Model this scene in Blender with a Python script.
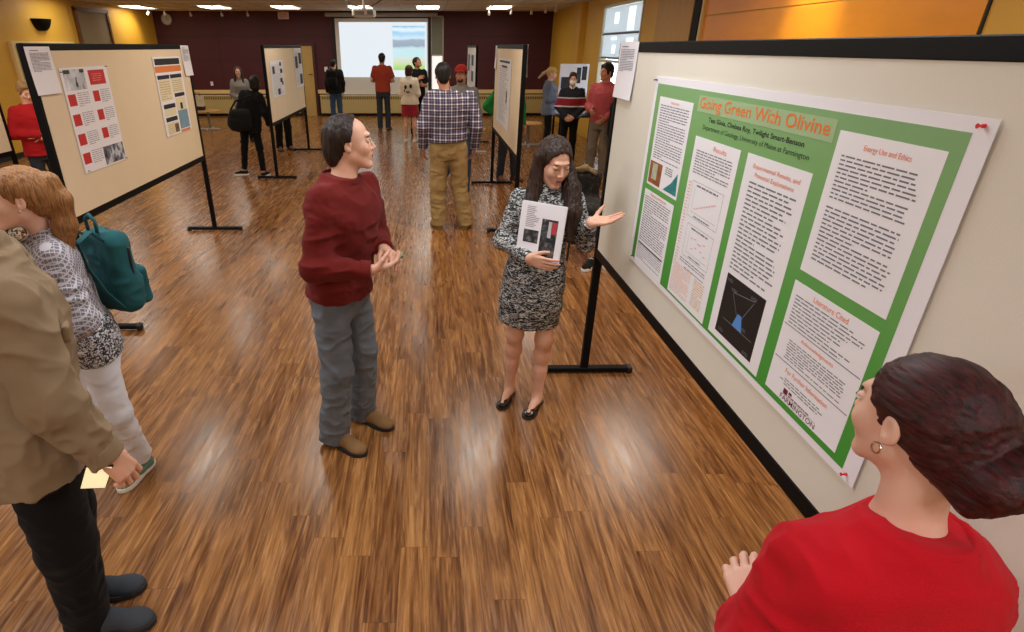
import bpy, math, random
import numpy as np
from mathutils import Vector, Matrix

for o in list(bpy.data.objects):
    bpy.data.objects.remove(o)
SC = bpy.context.scene
COL = SC.collection
PI = math.pi

# ------------------------------------------------------------------ camera, exposure, light
cam_data = bpy.data.cameras.new('camera')
cam = bpy.data.objects.new('camera', cam_data)
COL.objects.link(cam)
cam.location = (0, 0, 2.0)
cam.rotation_euler = (PI / 2 - 0.45464, 0, -0.0123)
cam_data.sensor_width = 36
cam_data.lens = 580 / 1024 * 36
cam_data.shift_x = (512 - 435) / 1024
cam_data.shift_y = (330 - 316) / 1024
cam_data.clip_start = 0.05
SC.camera = cam

SC.view_settings.view_transform = 'Standard'
SC.view_settings.look = 'None'
SC.view_settings.gamma = 1
SC.view_settings.use_curve_mapping = False
SC.view_settings.exposure = 0.0

world = bpy.data.worlds.new('world')
SC.world = world
world.use_nodes = True
world.node_tree.nodes['Background'].inputs[0].default_value = (0.80, 0.90, 1.0, 1)
world.node_tree.nodes['Background'].inputs[1].default_value = 4.0

LAMP_NEAR = 13.5      # ceiling panels over the camera
LAMP_MID = 11.5
LAMP_FAR = 8.5
LAMP_COL = (1.0, 0.93, 0.82)

XL, XR, YF, YB, ZC = -8.24, 3.83, -3.2, 19.9, 2.957

# ------------------------------------------------------------------ materials
MATS = {}
def nt(name):
    m = bpy.data.materials.new(name)
    m.use_nodes = True
    return m, m.node_tree.nodes, m.node_tree.links, m.node_tree.nodes['Principled BSDF']

def srgb(c):
    return tuple(((v / 12.92) if v <= 0.04045 else ((v + 0.055) / 1.055) ** 2.4) for v in [x / 255 for x in c])

def mat(name, rgb, rough=0.6, bump=0.0, bscale=200.0, var=0.0, vscale=8.0, metal=0.0, spec=0.5, emit=None, estr=0.0, sheen=0.0, stretch=(1, 1, 1), trans=0.0, coat=0.0):
    if name in MATS:
        return MATS[name]
    m, N, L, B = nt(name)
    c = srgb(rgb) + (1,)
    B.inputs['Base Color'].default_value = c
    B.inputs['Roughness'].default_value = rough
    B.inputs['Metallic'].default_value = metal
    B.inputs['Specular IOR Level'].default_value = spec
    if sheen:
        B.inputs['Sheen Weight'].default_value = sheen
    if coat:
        B.inputs['Coat Weight'].default_value = coat
    if trans:
        B.inputs['Transmission Weight'].default_value = trans
    if emit:
        B.inputs['Emission Color'].default_value = srgb(emit) + (1,)
        B.inputs['Emission Strength'].default_value = estr
    if bump or var:
        tc = N.new('ShaderNodeTexCoord')
        mp = N.new('ShaderNodeMapping')
        mp.inputs['Scale'].default_value = stretch
        L.new(tc.outputs['Object'], mp.inputs[0])
    if var:
        n = N.new('ShaderNodeTexNoise'); n.inputs['Scale'].default_value = vscale; n.inputs['Detail'].default_value = 4
        L.new(mp.outputs[0], n.inputs['Vector'])
        r = N.new('ShaderNodeMapRange'); r.inputs[1].default_value = .3; r.inputs[2].default_value = .7
        r.inputs[3].default_value = 1 - var; r.inputs[4].default_value = 1 + var
        L.new(n.outputs['Fac'], r.inputs[0])
        x = N.new('ShaderNodeVectorMath'); x.operation = 'SCALE'
        x.inputs[0].default_value = c[:3]
        L.new(r.outputs[0], x.inputs['Scale'])
        L.new(x.outputs[0], B.inputs['Base Color'])
    if bump:
        n2 = N.new('ShaderNodeTexNoise'); n2.inputs['Scale'].default_value = bscale; n2.inputs['Detail'].default_value = 3
        L.new(mp.outputs[0], n2.inputs['Vector'])
        b = N.new('ShaderNodeBump'); b.inputs['Strength'].default_value = bump; b.inputs['Distance'].default_value = 0.004
        L.new(n2.outputs['Fac'], b.inputs['Height'])
        L.new(b.outputs[0], B.inputs['Normal'])
    MATS[name] = m
    return m

def ramp(N, stops, interp='LINEAR'):
    r = N.new('ShaderNodeValToRGB')
    r.color_ramp.interpolation = interp
    e = r.color_ramp.elements
    while len(e) > 1:
        e.remove(e[-1])
    e[0].position = stops[0][0]; e[0].color = srgb(stops[0][1]) + (1,)
    for p, c in stops[1:]:
        k = e.new(p); k.color = srgb(c) + (1,)
    return r

def math_node(N, L, op, a, b=None, c=None):
    m = N.new('ShaderNodeMath'); m.operation = op
    for i, v in enumerate((a, b, c)):
        if v is None: continue
        if isinstance(v, (int, float)): m.inputs[i].default_value = v
        else: L.new(v, m.inputs[i])
    return m.outputs[0]

def mat_floor():
    m, N, L, B = nt('vinyl_plank_floor')
    tc = N.new('ShaderNodeTexCoord'); sp = N.new('ShaderNodeSeparateXYZ'); L.new(tc.outputs['Object'], sp.inputs[0])
    M = lambda op, a, b=None, c=None: math_node(N, L, op, a, b, c)
    W, LEN = 0.13, 1.05
    xs = M('DIVIDE', sp.outputs[0], W); row = M('FLOOR', xs); fx = M('SUBTRACT', xs, row)
    wn = N.new('ShaderNodeTexWhiteNoise'); wn.noise_dimensions = '1D'; L.new(row, wn.inputs['W'])
    ys = M('ADD', M('DIVIDE', sp.outputs[1], LEN), M('MULTIPLY', wn.outputs['Value'], 7.3)); colm = M('FLOOR', ys); fy = M('SUBTRACT', ys, colm)
    cb = N.new('ShaderNodeCombineXYZ'); L.new(row, cb.inputs[0]); L.new(colm, cb.inputs[1])
    w2 = N.new('ShaderNodeTexWhiteNoise'); w2.noise_dimensions = '2D'; L.new(cb.outputs[0], w2.inputs['Vector'])
    # grain coordinates: shifted per plank
    gc = N.new('ShaderNodeCombineXYZ')
    L.new(M('ADD', M('MULTIPLY', sp.outputs[0], 1.0), M('MULTIPLY', w2.outputs['Value'], 31.0)), gc.inputs[0])
    L.new(M('MULTIPLY', sp.outputs[1], 0.062), gc.inputs[1]); L.new(M('MULTIPLY', w2.outputs['Value'], 9.0), gc.inputs[2])
    n1 = N.new('ShaderNodeTexNoise'); n1.inputs['Scale'].default_value = 11; n1.inputs['Detail'].default_value = 3; n1.inputs['Roughness'].default_value = .5; n1.inputs['Distortion'].default_value = 1.0
    L.new(gc.outputs[0], n1.inputs['Vector'])
    n2 = N.new('ShaderNodeTexNoise'); n2.inputs['Scale'].default_value = 48; n2.inputs['Detail'].default_value = 4; n2.inputs['Roughness'].default_value = .6; n2.inputs['Distortion'].default_value = .2
    L.new(gc.outputs[0], n2.inputs['Vector'])
    # cathedral rings
    rg = M('FRACT', M('MULTIPLY', n1.outputs['Fac'], 9.0))
    rg = M('ABSOLUTE', M('SUBTRACT', M('MULTIPLY', rg, 2.0), 1.0))
    n4 = N.new('ShaderNodeTexNoise'); n4.inputs['Scale'].default_value = 100; n4.inputs['Detail'].default_value = 3
    L.new(gc.outputs[0], n4.inputs['Vector'])
    g = M('ADD', M('ADD', M('MULTIPLY', rg, 0.13), M('MULTIPLY', n2.outputs['Fac'], 0.40)), M('ADD', M('ADD', M('MULTIPLY', n1.outputs['Fac'], 0.40), M('MULTIPLY', n4.outputs['Fac'], .30)), M('MULTIPLY', w2.outputs['Value'], 0.07)))
    g = M('SUBTRACT', g, 0.245)
    rp = ramp(N, [(0.18, (64, 38, 20)), (0.32, (108, 68, 36)), (0.44, (142, 96, 53)), (0.56, (168, 118, 66)), (0.78, (192, 146, 92))])
    L.new(g, rp.inputs[0])
    # seams
    sx = M('MINIMUM', fx, M('SUBTRACT', 1.0, fx)); sy = M('MINIMUM', fy, M('SUBTRACT', 1.0, fy))
    seam = M('MINIMUM', M('MULTIPLY', sx, W), M('MULTIPLY', sy, LEN))
    sm = N.new('ShaderNodeMapRange'); sm.inputs[1].default_value = 0; sm.inputs[2].default_value = .0022; sm.inputs[3].default_value = .55; sm.inputs[4].default_value = 1
    L.new(seam, sm.inputs[0])
    mx = N.new('ShaderNodeVectorMath'); mx.operation = 'SCALE'; L.new(rp.outputs[0], mx.inputs[0]); L.new(sm.outputs[0], mx.inputs['Scale'])
    L.new(mx.outputs[0], B.inputs['Base Color'])
    rr = N.new('ShaderNodeMapRange'); rr.inputs[1].default_value = .3; rr.inputs[2].default_value = .7; rr.inputs[3].default_value = .17; rr.inputs[4].default_value = .33
    L.new(n2.outputs['Fac'], rr.inputs[0]); L.new(rr.outputs[0], B.inputs['Roughness'])
    B.inputs['Specular IOR Level'].default_value = .5
    n3 = N.new('ShaderNodeTexNoise'); n3.inputs['Scale'].default_value = 22; n3.inputs['Detail'].default_value = 2
    L.new(tc.outputs['Object'], n3.inputs['Vector'])
    hb = M('ADD', M('MULTIPLY', n2.outputs['Fac'], 0.5), M('MULTIPLY', n3.outputs['Fac'], .7))
    b = N.new('ShaderNodeBump'); b.inputs['Strength'].default_value = .10; b.inputs['Distance'].default_value = .003
    L.new(hb, b.inputs['Height']); L.new(b.outputs[0], B.inputs['Normal'])
    return m

def mat_plaid():
    m, N, L, B = nt('plaid_cloth')
    tc = N.new('ShaderNodeTexCoord'); sp = N.new('ShaderNodeSeparateXYZ'); L.new(tc.outputs['Object'], sp.inputs[0])
    M = lambda op, a, b=None, c=None: math_node(N, L, op, a, b, c)
    def stripe(v, period, width, off=0.0):
        f = M('FRACT', M('ADD', M('DIVIDE', v, period), off))
        return M('LESS_THAN', f, width)
    P = 0.062
    wx = M('MAXIMUM', stripe(sp.outputs[0], P, .2), stripe(sp.outputs[0], P, .07, .38))
    wz = M('MAXIMUM', stripe(sp.outputs[2], P, .2), stripe(sp.outputs[2], P, .07, .38))
    dx = stripe(sp.outputs[0], P, .4, .5); dz = stripe(sp.outputs[2], P, .4, .5)
    w = M('MULTIPLY', M('ADD', wx, wz), .5)
    d = M('MULTIPLY', M('ADD', dx, dz), .5)
    v = M('ADD', M('SUBTRACT', M('MULTIPLY', w, .75), M('MULTIPLY', d, .22)), .3)
    rp = ramp(N, [(0.0, (28, 26, 48)), (.3, (66, 62, 88)), (.62, (142, 134, 150)), (1.0, (228, 222, 226))])
    L.new(v, rp.inputs[0]); L.new(rp.outputs[0], B.inputs['Base Color']); B.inputs['Roughness'].default_value = .9
    return m

def mat_tweed():
    m, N, L, B = nt('marled_knit')
    tc = N.new('ShaderNodeTexCoord'); mp = N.new('ShaderNodeMapping'); mp.inputs['Scale'].default_value = (1, 1, 2.6); mp.inputs['Rotation'].default_value = (0, .25, 0)
    L.new(tc.outputs['Object'], mp.inputs[0])
    n = N.new('ShaderNodeTexNoise'); n.inputs['Scale'].default_value = 46; n.inputs['Detail'].default_value = 2.0; n.inputs['Distortion'].default_value = 1.4
    L.new(mp.outputs[0], n.inputs['Vector'])
    rp = ramp(N, [(.42, (18, 19, 22)), (.49, (52, 54, 56)), (.54, (140, 142, 142)), (.62, (206, 207, 204))])
    L.new(n.outputs['Fac'], rp.inputs[0]); L.new(rp.outputs[0], B.inputs['Base Color']); B.inputs['Roughness'].default_value = .95
    b = N.new('ShaderNodeBump'); b.inputs['Strength'].default_value = .5; b.inputs['Distance'].default_value = .004
    L.new(n.outputs['Fac'], b.inputs['Height']); L.new(b.outputs[0], B.inputs['Normal'])
    return m

def mat_blouse():
    m, N, L, B = nt('lattice_print_cloth')
    tc = N.new('ShaderNodeTexCoord'); mp = N.new('ShaderNodeMapping'); mp.inputs['Rotation'].default_value = (.35, .45, .5)
    L.new(tc.outputs['Object'], mp.inputs[0]); sp = N.new('ShaderNodeSeparateXYZ'); L.new(mp.outputs[0], sp.inputs[0])
    M = lambda op, a, b=None, c=None: math_node(N, L, op, a, b, c)
    s = lambda v, p, w: M('LESS_THAN', M('FRACT', M('DIVIDE', v, p)), w)
    lines = M('MAXIMUM', M('MAXIMUM', s(sp.outputs[0], .014, .26), s(sp.outputs[2], .019, .26)), s(sp.outputs[1], .015, .15))
    n = N.new('ShaderNodeTexNoise'); n.inputs['Scale'].default_value = 90; L.new(tc.outputs['Object'], n.inputs['Vector'])
    v = M('ADD', M('MULTIPLY', lines, .5), M('MULTIPLY', n.outputs['Fac'], .6))
    rp = ramp(N, [(.2, (96, 92, 104)), (.42, (128, 124, 134)), (.75, (190, 186, 190))])
    L.new(v, rp.inputs[0]); L.new(rp.outputs[0], B.inputs['Base Color']); B.inputs['Roughness'].default_value = .85
    return m

def mat_bands(name, stops, rough=.9, axis=2, lo=0.0, hi=1.0, interp='CONSTANT', noise=0.0, emit=0.0):
    m, N, L, B = nt(name)
    tc = N.new('ShaderNodeTexCoord'); sp = N.new('ShaderNodeSeparateXYZ'); L.new(tc.outputs['Object'], sp.inputs[0])
    mr = N.new('ShaderNodeMapRange'); mr.inputs[1].default_value = lo; mr.inputs[2].default_value = hi
    v = sp.outputs[axis]
    if noise:
        n = N.new('ShaderNodeTexNoise'); n.inputs['Scale'].default_value = 4; n.inputs['Detail'].default_value = 5
        L.new(tc.outputs['Object'], n.inputs['Vector'])
        v = math_node(N, L, 'ADD', v, math_node(N, L, 'MULTIPLY', math_node(N, L, 'SUBTRACT', n.outputs['Fac'], .5), noise))
    L.new(v, mr.inputs[0])
    rp = ramp(N, stops, interp); L.new(mr.outputs[0], rp.inputs[0])
    L.new(rp.outputs[0], B.inputs['Base Color']); B.inputs['Roughness'].default_value = rough
    if emit:
        L.new(rp.outputs[0], B.inputs['Emission Color']); B.inputs['Emission Strength'].default_value = emit
        B.inputs['Base Color'].default_value = (0, 0, 0, 1)
    return m

def mat_noise2(name, stops, scale=8, detail=4, rough=.8, dist=0.0, stretch=(1, 1, 1)):
    m, N, L, B = nt(name)
    tc = N.new('ShaderNodeTexCoord'); mp = N.new('ShaderNodeMapping'); mp.inputs['Scale'].default_value = stretch
    L.new(tc.outputs['Object'], mp.inputs[0])
    n = N.new('ShaderNodeTexNoise'); n.inputs['Scale'].default_value = scale; n.inputs['Detail'].default_value = detail; n.inputs['Distortion'].default_value = dist
    L.new(mp.outputs[0], n.inputs['Vector'])
    rp = ramp(N, stops); L.new(n.outputs['Fac'], rp.inputs[0]); L.new(rp.outputs[0], B.inputs['Base Color'])
    B.inputs['Roughness'].default_value = rough
    return m

def mat_hair(name, dark, light, flow=(60, 60, 5)):
    m, N, L, B = nt(name)
    tc = N.new('ShaderNodeTexCoord'); mp = N.new('ShaderNodeMapping'); mp.inputs['Scale'].default_value = flow
    L.new(tc.outputs['Object'], mp.inputs[0])
    n = N.new('ShaderNodeTexNoise'); n.inputs['Scale'].default_value = 3; n.inputs['Detail'].default_value = 5; n.inputs['Roughness'].default_value = .7
    L.new(mp.outputs[0], n.inputs['Vector'])
    rp = ramp(N, [(.35, dark), (.68, light)]); L.new(n.outputs['Fac'], rp.inputs[0]); L.new(rp.outputs[0], B.inputs['Base Color'])
    B.inputs['Roughness'].default_value = .5; B.inputs['Specular IOR Level'].default_value = .35
    b = N.new('ShaderNodeBump'); b.inputs['Strength'].default_value = .5; b.inputs['Distance'].default_value = .004
    L.new(n.outputs['Fac'], b.inputs['Height']); L.new(b.outputs[0], B.inputs['Normal'])
    return m

def mat_skin(name, rgb):
    if name in MATS: return MATS[name]
    m, N, L, B = nt(name)
    tc = N.new('ShaderNodeTexCoord')
    n = N.new('ShaderNodeTexNoise'); n.inputs['Scale'].default_value = 22; n.inputs['Detail'].default_value = 3
    L.new(tc.outputs['Object'], n.inputs['Vector'])
    a = rgb; r2 = (a[0], a[1] - 9, a[2] - 9)
    rp = ramp(N, [(.35, a), (.7, r2)]); L.new(n.outputs['Fac'], rp.inputs[0]); L.new(rp.outputs[0], B.inputs['Base Color'])
    B.inputs['Roughness'].default_value = .48; B.inputs['Specular IOR Level'].default_value = .4
    B.inputs['Subsurface Weight'].default_value = .06; B.inputs['Subsurface Radius'].default_value = (.012, .005, .003); B.inputs['Subsurface Scale'].default_value = 1.0
    MATS[name] = m
    return m

# ------------------------------------------------------------------ object helpers
def tag(o, label=None, cat=None, group=None, kind=None):
    if label: o['label'] = label
    if cat: o['category'] = cat
    if group: o['group'] = group
    if kind: o['kind'] = kind
    return o

def link(name, me, m=None, parent=None, smooth=False):
    o = bpy.data.objects.new(name, me)
    COL.objects.link(o)
    if m is not None:
        me.materials.append(m)
    if smooth:
        me.polygons.foreach_set('use_smooth', [True] * len(me.polygons))
    if parent is not None:
        o.parent = parent
    return o

def empty(name, loc, rz=0.0):
    o = bpy.data.objects.new(name, None); COL.objects.link(o)
    o.location = loc; o.rotation_euler = (0, 0, rz); o.empty_display_size = .1
    return o

class MB:
    """collects boxes, tubes and polygons for ONE mesh"""
    def __init__(s): s.v = []; s.f = []
    def poly(s, pts):
        n = len(s.v); s.v += [tuple(p) for p in pts]; s.f.append(tuple(range(n, n + len(pts)))); return s
    def box(s, lo, hi, bev=0.0):
        x0, y0, z0 = lo; x1, y1, z1 = hi; n = len(s.v)
        if bev <= 0:
            s.v += [(x0, y0, z0), (x1, y0, z0), (x1, y1, z0), (x0, y1, z0), (x0, y0, z1), (x1, y0, z1), (x1, y1, z1), (x0, y1, z1)]
            s.f += [tuple(n + i for i in q) for q in ((0, 3, 2, 1), (4, 5, 6, 7), (0, 1, 5, 4), (1, 2, 6, 5), (2, 3, 7, 6), (3, 0, 4, 7))]
            return s
        b = min(bev, (x1 - x0) / 2.01, (y1 - y0) / 2.01, (z1 - z0) / 2.01)
        def ringz(z, i):
            return [(x0 + i, y0 + b, z), (x0 + b, y0 + i, z), (x1 - b, y0 + i, z), (x1 - i, y0 + b, z), (x1 - i, y1 - b, z), (x1 - b, y1 - i, z), (x0 + b, y1 - i, z), (x0 + i, y1 - b, z)]
        R = [[(x0 + b, y0 + b, z0), (x0 + b, y0 + b, z0), (x1 - b, y0 + b, z0), (x1 - b, y0 + b, z0), (x1 - b, y1 - b, z0), (x1 - b, y1 - b, z0), (x0 + b, y1 - b, z0), (x0 + b, y1 - b, z0)],
             ringz(z0 + b, 0), ringz(z1 - b, 0),
             [(x0 + b, y0 + b, z1), (x0 + b, y0 + b, z1), (x1 - b, y0 + b, z1), (x1 - b, y0 + b, z1), (x1 - b, y1 - b, z1), (x1 - b, y1 - b, z1), (x0 + b, y1 - b, z1), (x0 + b, y1 - b, z1)]]
        s.loft(R); return s
    def loft(s, rings, close=True, capped=True):
        n = len(s.v); k = len(rings[0])
        for r in rings: s.v += [tuple(p) for p in r]
        for i in range(len(rings) - 1):
            for j in range(k if close else k - 1):
                a = n + i * k + j; b = n + i * k + (j + 1) % k
                s.f.append((a, b, b + k, a + k))
        if capped and close:
            s.f.append(tuple(n + j for j in reversed(range(k)))); m = n + (len(rings) - 1) * k
            s.f.append(tuple(m + j for j in range(k)))
        return s
    def tube(s, pts, rad, seg=10):
        pts = [Vector(p) for p in pts]
        if not hasattr(rad, '__len__'): rad = [rad] * len(pts)
        rings = []; up = None
        for i, p in enumerate(pts):
            t = (pts[min(i + 1, len(pts) - 1)] - pts[max(i - 1, 0)]).normalized()
            if up is None:
                up = Vector((0, 0, 1)) if abs(t.z) < .9 else Vector((1, 0, 0))
            a = t.cross(up).normalized(); b = a.cross(t).normalized(); up = b
            rings.append([p + (a * math.cos(2 * PI * j / seg) + b * math.sin(2 * PI * j / seg)) * rad[i] for j in range(seg)])
        return s.loft(rings)
    def lathe(s, c, prof, seg=24):
        return s.loft([[(c[0] + r * math.cos(2 * PI * j / seg), c[1] + r * math.sin(2 * PI * j / seg), c[2] + z) for j in range(seg)] for r, z in prof])
    def build(s, name, m, parent=None, smooth=False, loc=None):
        me = bpy.data.meshes.new(name)
        v = s.v
        if loc is not None:
            v = [(a - loc[0], b - loc[1], c - loc[2]) for a, b, c in v]
        me.from_pydata(v, [], s.f); me.validate(); me.update()
        o = link(name, me, m, parent, smooth)
        if loc is not None: o.location = loc
        return o

def text_mesh(txt, width, origin, u, v, n, m, parent, name='lettering', height=None, align='CENTER', ext=.0004, bold=0.0):
    """flat lettering on a plane: centred at origin, u along the line, v up"""
    cu = bpy.data.curves.new('t', 'FONT'); cu.body = txt; cu.align_x = align; cu.align_y = 'CENTER'; cu.extrude = 0.0; cu.offset = bold
    cu.resolution_u = 3
    to = bpy.data.objects.new('t', cu); COL.objects.link(to)
    bpy.context.view_layer.update()
    me = bpy.data.meshes.new_from_object(to.evaluated_get(bpy.context.evaluated_depsgraph_get()))
    bpy.data.objects.remove(to)
    xs = [p.co.x for p in me.vertices]; ys = [p.co.y for p in me.vertices]
    w = max(xs) - min(xs); cx_ = (max(xs) + min(xs)) / 2; h = max(ys) - min(ys); cy_ = (max(ys) + min(ys)) / 2
    sx = width / w; sy = (height / h) if height else sx
    u = Vector(u); v = Vector(v); n = Vector(n); o = Vector(origin)
    for p in me.vertices:
        p.co = o + u * ((p.co.x - cx_) * sx) + v * ((p.co.y - cy_) * sy) + n * ext
    me.materials.clear()
    return link(name, me, m, parent)

# ------------------------------------------------------------------ implicit surfaces (numpy)
def V3(p): return np.array(p, float)
def unit(v):
    v = V3(v); return v / (np.linalg.norm(v) + 1e-12)

class Prim:
    def __init__(s, lo, hi, f): s.lo = V3(lo); s.hi = V3(hi); s.f = f

def rc(a, b, r1, r2):
    a = V3(a); b = V3(b); ba = b - a; l2 = float(ba @ ba) + 1e-12
    def f(x, y, z):
        px, py, pz = x - a[0], y - a[1], z - a[2]
        h = np.clip((px * ba[0] + py * ba[1] + pz * ba[2]) / l2, 0, 1)
        return np.sqrt((px - h * ba[0]) ** 2 + (py - h * ba[1]) ** 2 + (pz - h * ba[2]) ** 2) - (r1 + (r2 - r1) * h)
    R = max(r1, r2)
    return Prim(np.minimum(a, b) - R, np.maximum(a, b) + R, f)

def ell(c, r, R=None):
    c = V3(c); r = V3(r); R = np.eye(3) if R is None else R   # columns: local axes
    def f(x, y, z):
        p = (x - c[0], y - c[1], z - c[2])
        q = [p[0] * R[0, i] + p[1] * R[1, i] + p[2] * R[2, i] for i in range(3)]
        k0 = np.sqrt((q[0] / r[0]) ** 2 + (q[1] / r[1]) ** 2 + (q[2] / r[2]) ** 2)
        k1 = np.sqrt((q[0] / r[0] ** 2) ** 2 + (q[1] / r[1] ** 2) ** 2 + (q[2] / r[2] ** 2) ** 2) + 1e-9
        return k0 * (k0 - 1) / k1
    e = np.sqrt(((R * r) ** 2).sum(1))
    return Prim(c - e, c + e, f)

def rbox(c, hs, r, R=None):
    c = V3(c); hs = V3(hs); R = np.eye(3) if R is None else R
    def f(x, y, z):
        p = (x - c[0], y - c[1], z - c[2])
        q = [np.abs(p[0] * R[0, i] + p[1] * R[1, i] + p[2] * R[2, i]) - hs[i] + r for i in range(3)]
        out = np.sqrt(np.maximum(q[0], 0) ** 2 + np.maximum(q[1], 0) ** 2 + np.maximum(q[2], 0) ** 2)
        return out + np.minimum(np.maximum(q[0], np.maximum(q[1], q[2])), 0) - r
    e = np.abs(R) @ hs
    return Prim(c - e, c + e, f)

def plane(p, n):
    """keeps the side n points away from when intersected (d<0 behind)"""
    p = V3(p); n = unit(n)
    def f(x, y, z): return (x - p[0]) * n[0] + (y - p[1]) * n[1] + (z - p[2]) * n[2]
    return Prim((-9, -9, -9), (9, 9, 9), f)

def loft(rings, u, v, capped=True, pw=2.0):
    """rings: list of (center, a, b); axis from first to last; u lateral, v depth"""
    C = np.array([r[0] for r in rings], float); A = np.array([r[1] for r in rings], float); Bv = np.array([r[2] for r in rings], float)
    w = unit(C[-1] - C[0]); u = unit(V3(u) - w * (V3(u) @ w)); v = unit(np.cross(w, u)) * (1 if np.dot(np.cross(w, u), v) > 0 else -1)
    t = (C - C[0]) @ w
    tt = np.linspace(t[0], t[-1], 96)
    def sm(vals):
        y = np.interp(tt, t, vals); k = np.hanning(13); k /= k.sum()
        return np.convolve(np.pad(y, 6, mode='edge'), k, 'valid')
    cu = sm((C - C[0]) @ u); cv = sm((C - C[0]) @ v); a_ = sm(A); b_ = sm(Bv)
    def f(x, y, z):
        p = (x - C[0][0], y - C[0][1], z - C[0][2])
        pt = p[0] * w[0] + p[1] * w[1] + p[2] * w[2]
        sh = pt.shape; ptf = pt.ravel()
        a = np.interp(ptf, tt, a_).reshape(sh); b = np.interp(ptf, tt, b_).reshape(sh)
        du = np.abs(p[0] * u[0] + p[1] * u[1] + p[2] * u[2] - np.interp(ptf, tt, cu).reshape(sh)) / a
        dv = np.abs(p[0] * v[0] + p[1] * v[1] + p[2] * v[2] - np.interp(ptf, tt, cv).reshape(sh)) / b
        k = (du ** pw + dv ** pw) ** (1 / pw)
        d = (k - 1) * np.minimum(a, b)
        if capped: d = np.maximum(d, np.maximum(-pt + t[0], pt - t[-1]))
        return d
    m = max(A.max(), Bv.max())
    return Prim(C.min(0) - m, C.max(0) + m, f)

class Field:
    def __init__(s, h, prims):
        """prims: list of (op, prim, k)"""
        us = [p for op, p, k in prims if op == 'u']
        s.lo = np.min([p.lo for p in us], 0) - 3 * h; hi = np.max([p.hi for p in us], 0) + 3 * h
        s.h = h; n = np.ceil((hi - s.lo) / h).astype(int) + 1
        s.ax = [s.lo[i] + h * np.arange(n[i]) for i in range(3)]
        s.V = np.full(n, 1.0, np.float32)
        for op, p, k in prims: s.add(op, p, k)
    def add(s, op, p, k):
        mrg = k + 3 * s.h
        sl = []
        for i in range(3):
            a = int(max(0, math.floor((p.lo[i] - mrg - s.lo[i]) / s.h))); b = int(min(len(s.ax[i]), math.ceil((p.hi[i] + mrg - s.lo[i]) / s.h) + 1))
            if b <= a: return
            sl.append(slice(a, b))
        if op == 'i': sl = [slice(0, len(a)) for a in s.ax]
        x = s.ax[0][sl[0]][:, None, None]; y = s.ax[1][sl[1]][None, :, None]; z = s.ax[2][sl[2]][None, None, :]
        g = p.f(x + 0 * y + 0 * z, y + 0 * x + 0 * z, z + 0 * x + 0 * y)
        A = s.V[tuple(sl)]
        k = max(k, 1e-6)
        if op == 'u':
            h_ = np.clip(.5 + .5 * (g - A) / k, 0, 1); r = g * (1 - h_) + A * h_ - k * h_ * (1 - h_)
        else:
            if op == 's': g = -g
            h_ = np.clip(.5 - .5 * (g - A) / k, 0, 1); r = g * (1 - h_) + A * h_ + k * h_ * (1 - h_)
        s.V[tuple(sl)] = r

def nets(F):
    V = F.V; h = F.h
    S = V < 0
    c = np.zeros([d - 1 for d in V.shape], np.int8)
    for dx in (0, 1):
        for dy in (0, 1):
            for dz in (0, 1):
                c += S[dx:dx + c.shape[0], dy:dy + c.shape[1], dz:dz + c.shape[2]]
    idx = np.argwhere((c > 0) & (c < 8))
    if len(idx) == 0: return np.zeros((0, 3)), np.zeros((0, 4), int)
    offs = np.array([(a, b, d) for a in (0, 1) for b in (0, 1) for d in (0, 1)])
    val = np.stack([V[idx[:, 0] + o[0], idx[:, 1] + o[1], idx[:, 2] + o[2]] for o in offs], 1).astype(float)
    pos = np.zeros((len(idx), 3)); cnt = np.zeros(len(idx))
    for i in range(8):
        for j in range(i + 1, 8):
            if abs(offs[i] - offs[j]).sum() != 1: continue
            a = val[:, i]; b = val[:, j]; m = (a < 0) != (b < 0)
            t = np.where(m, a / np.where(m, a - b, 1), 0)
            pos += m[:, None] * (offs[i] + t[:, None] * (offs[j] - offs[i])); cnt += m
    P = (idx + pos / cnt[:, None]) * h + F.lo
    ids = np.full(c.shape, -1, np.int32); ids[idx[:, 0], idx[:, 1], idx[:, 2]] = np.arange(len(idx))
    Q = []
    for ax in range(3):
        b1, b2 = (ax + 1) % 3, (ax + 2) % 3
        A0 = np.take(S, range(0, V.shape[ax] - 1), ax); A1 = np.take(S, range(1, V.shape[ax]), ax)
        e = np.argwhere(A0 != A1)
        ok = (e[:, b1] > 0) & (e[:, b2] > 0) & (e[:, b1] < V.shape[b1] - 1) & (e[:, b2] < V.shape[b2] - 1)
        e = e[ok]
        fl = S[e[:, 0], e[:, 1], e[:, 2]]
        def cell(d1, d2):
            q = e.copy(); q[:, b1] -= d1; q[:, b2] -= d2
            return ids[q[:, 0], q[:, 1], q[:, 2]]
        q = np.stack([cell(1, 1), cell(0, 1), cell(0, 0), cell(1, 0)], 1)
        q[~fl] = q[~fl][:, ::-1]
        Q.append(q)
    Q = np.concatenate(Q); Q = Q[(Q >= 0).all(1)]
    return P, Q

_rng = np.random.RandomState(5)
_LAT = _rng.rand(64, 64, 64).astype(np.float32)
def vnoise(p):
    i = np.floor(p).astype(int); f = p - i; f = f * f * (3 - 2 * f)
    r = 0
    for dx in (0, 1):
        for dy in (0, 1):
            for dz in (0, 1):
                w = (f[:, 0] if dx else 1 - f[:, 0]) * (f[:, 1] if dy else 1 - f[:, 1]) * (f[:, 2] if dz else 1 - f[:, 2])
                r = r + w * _LAT[(i[:, 0] + dx) & 63, (i[:, 1] + dy) & 63, (i[:, 2] + dz) & 63]
    return r * 2 - 1

def vnormals(P, Q):
    n = np.cross(P[Q[:, 2]] - P[Q[:, 0]], P[Q[:, 3]] - P[Q[:, 1]])
    N = np.zeros_like(P)
    for k in range(4): np.add.at(N, Q[:, k], n)
    return N / (np.linalg.norm(N, axis=1)[:, None] + 1e-12)

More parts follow.
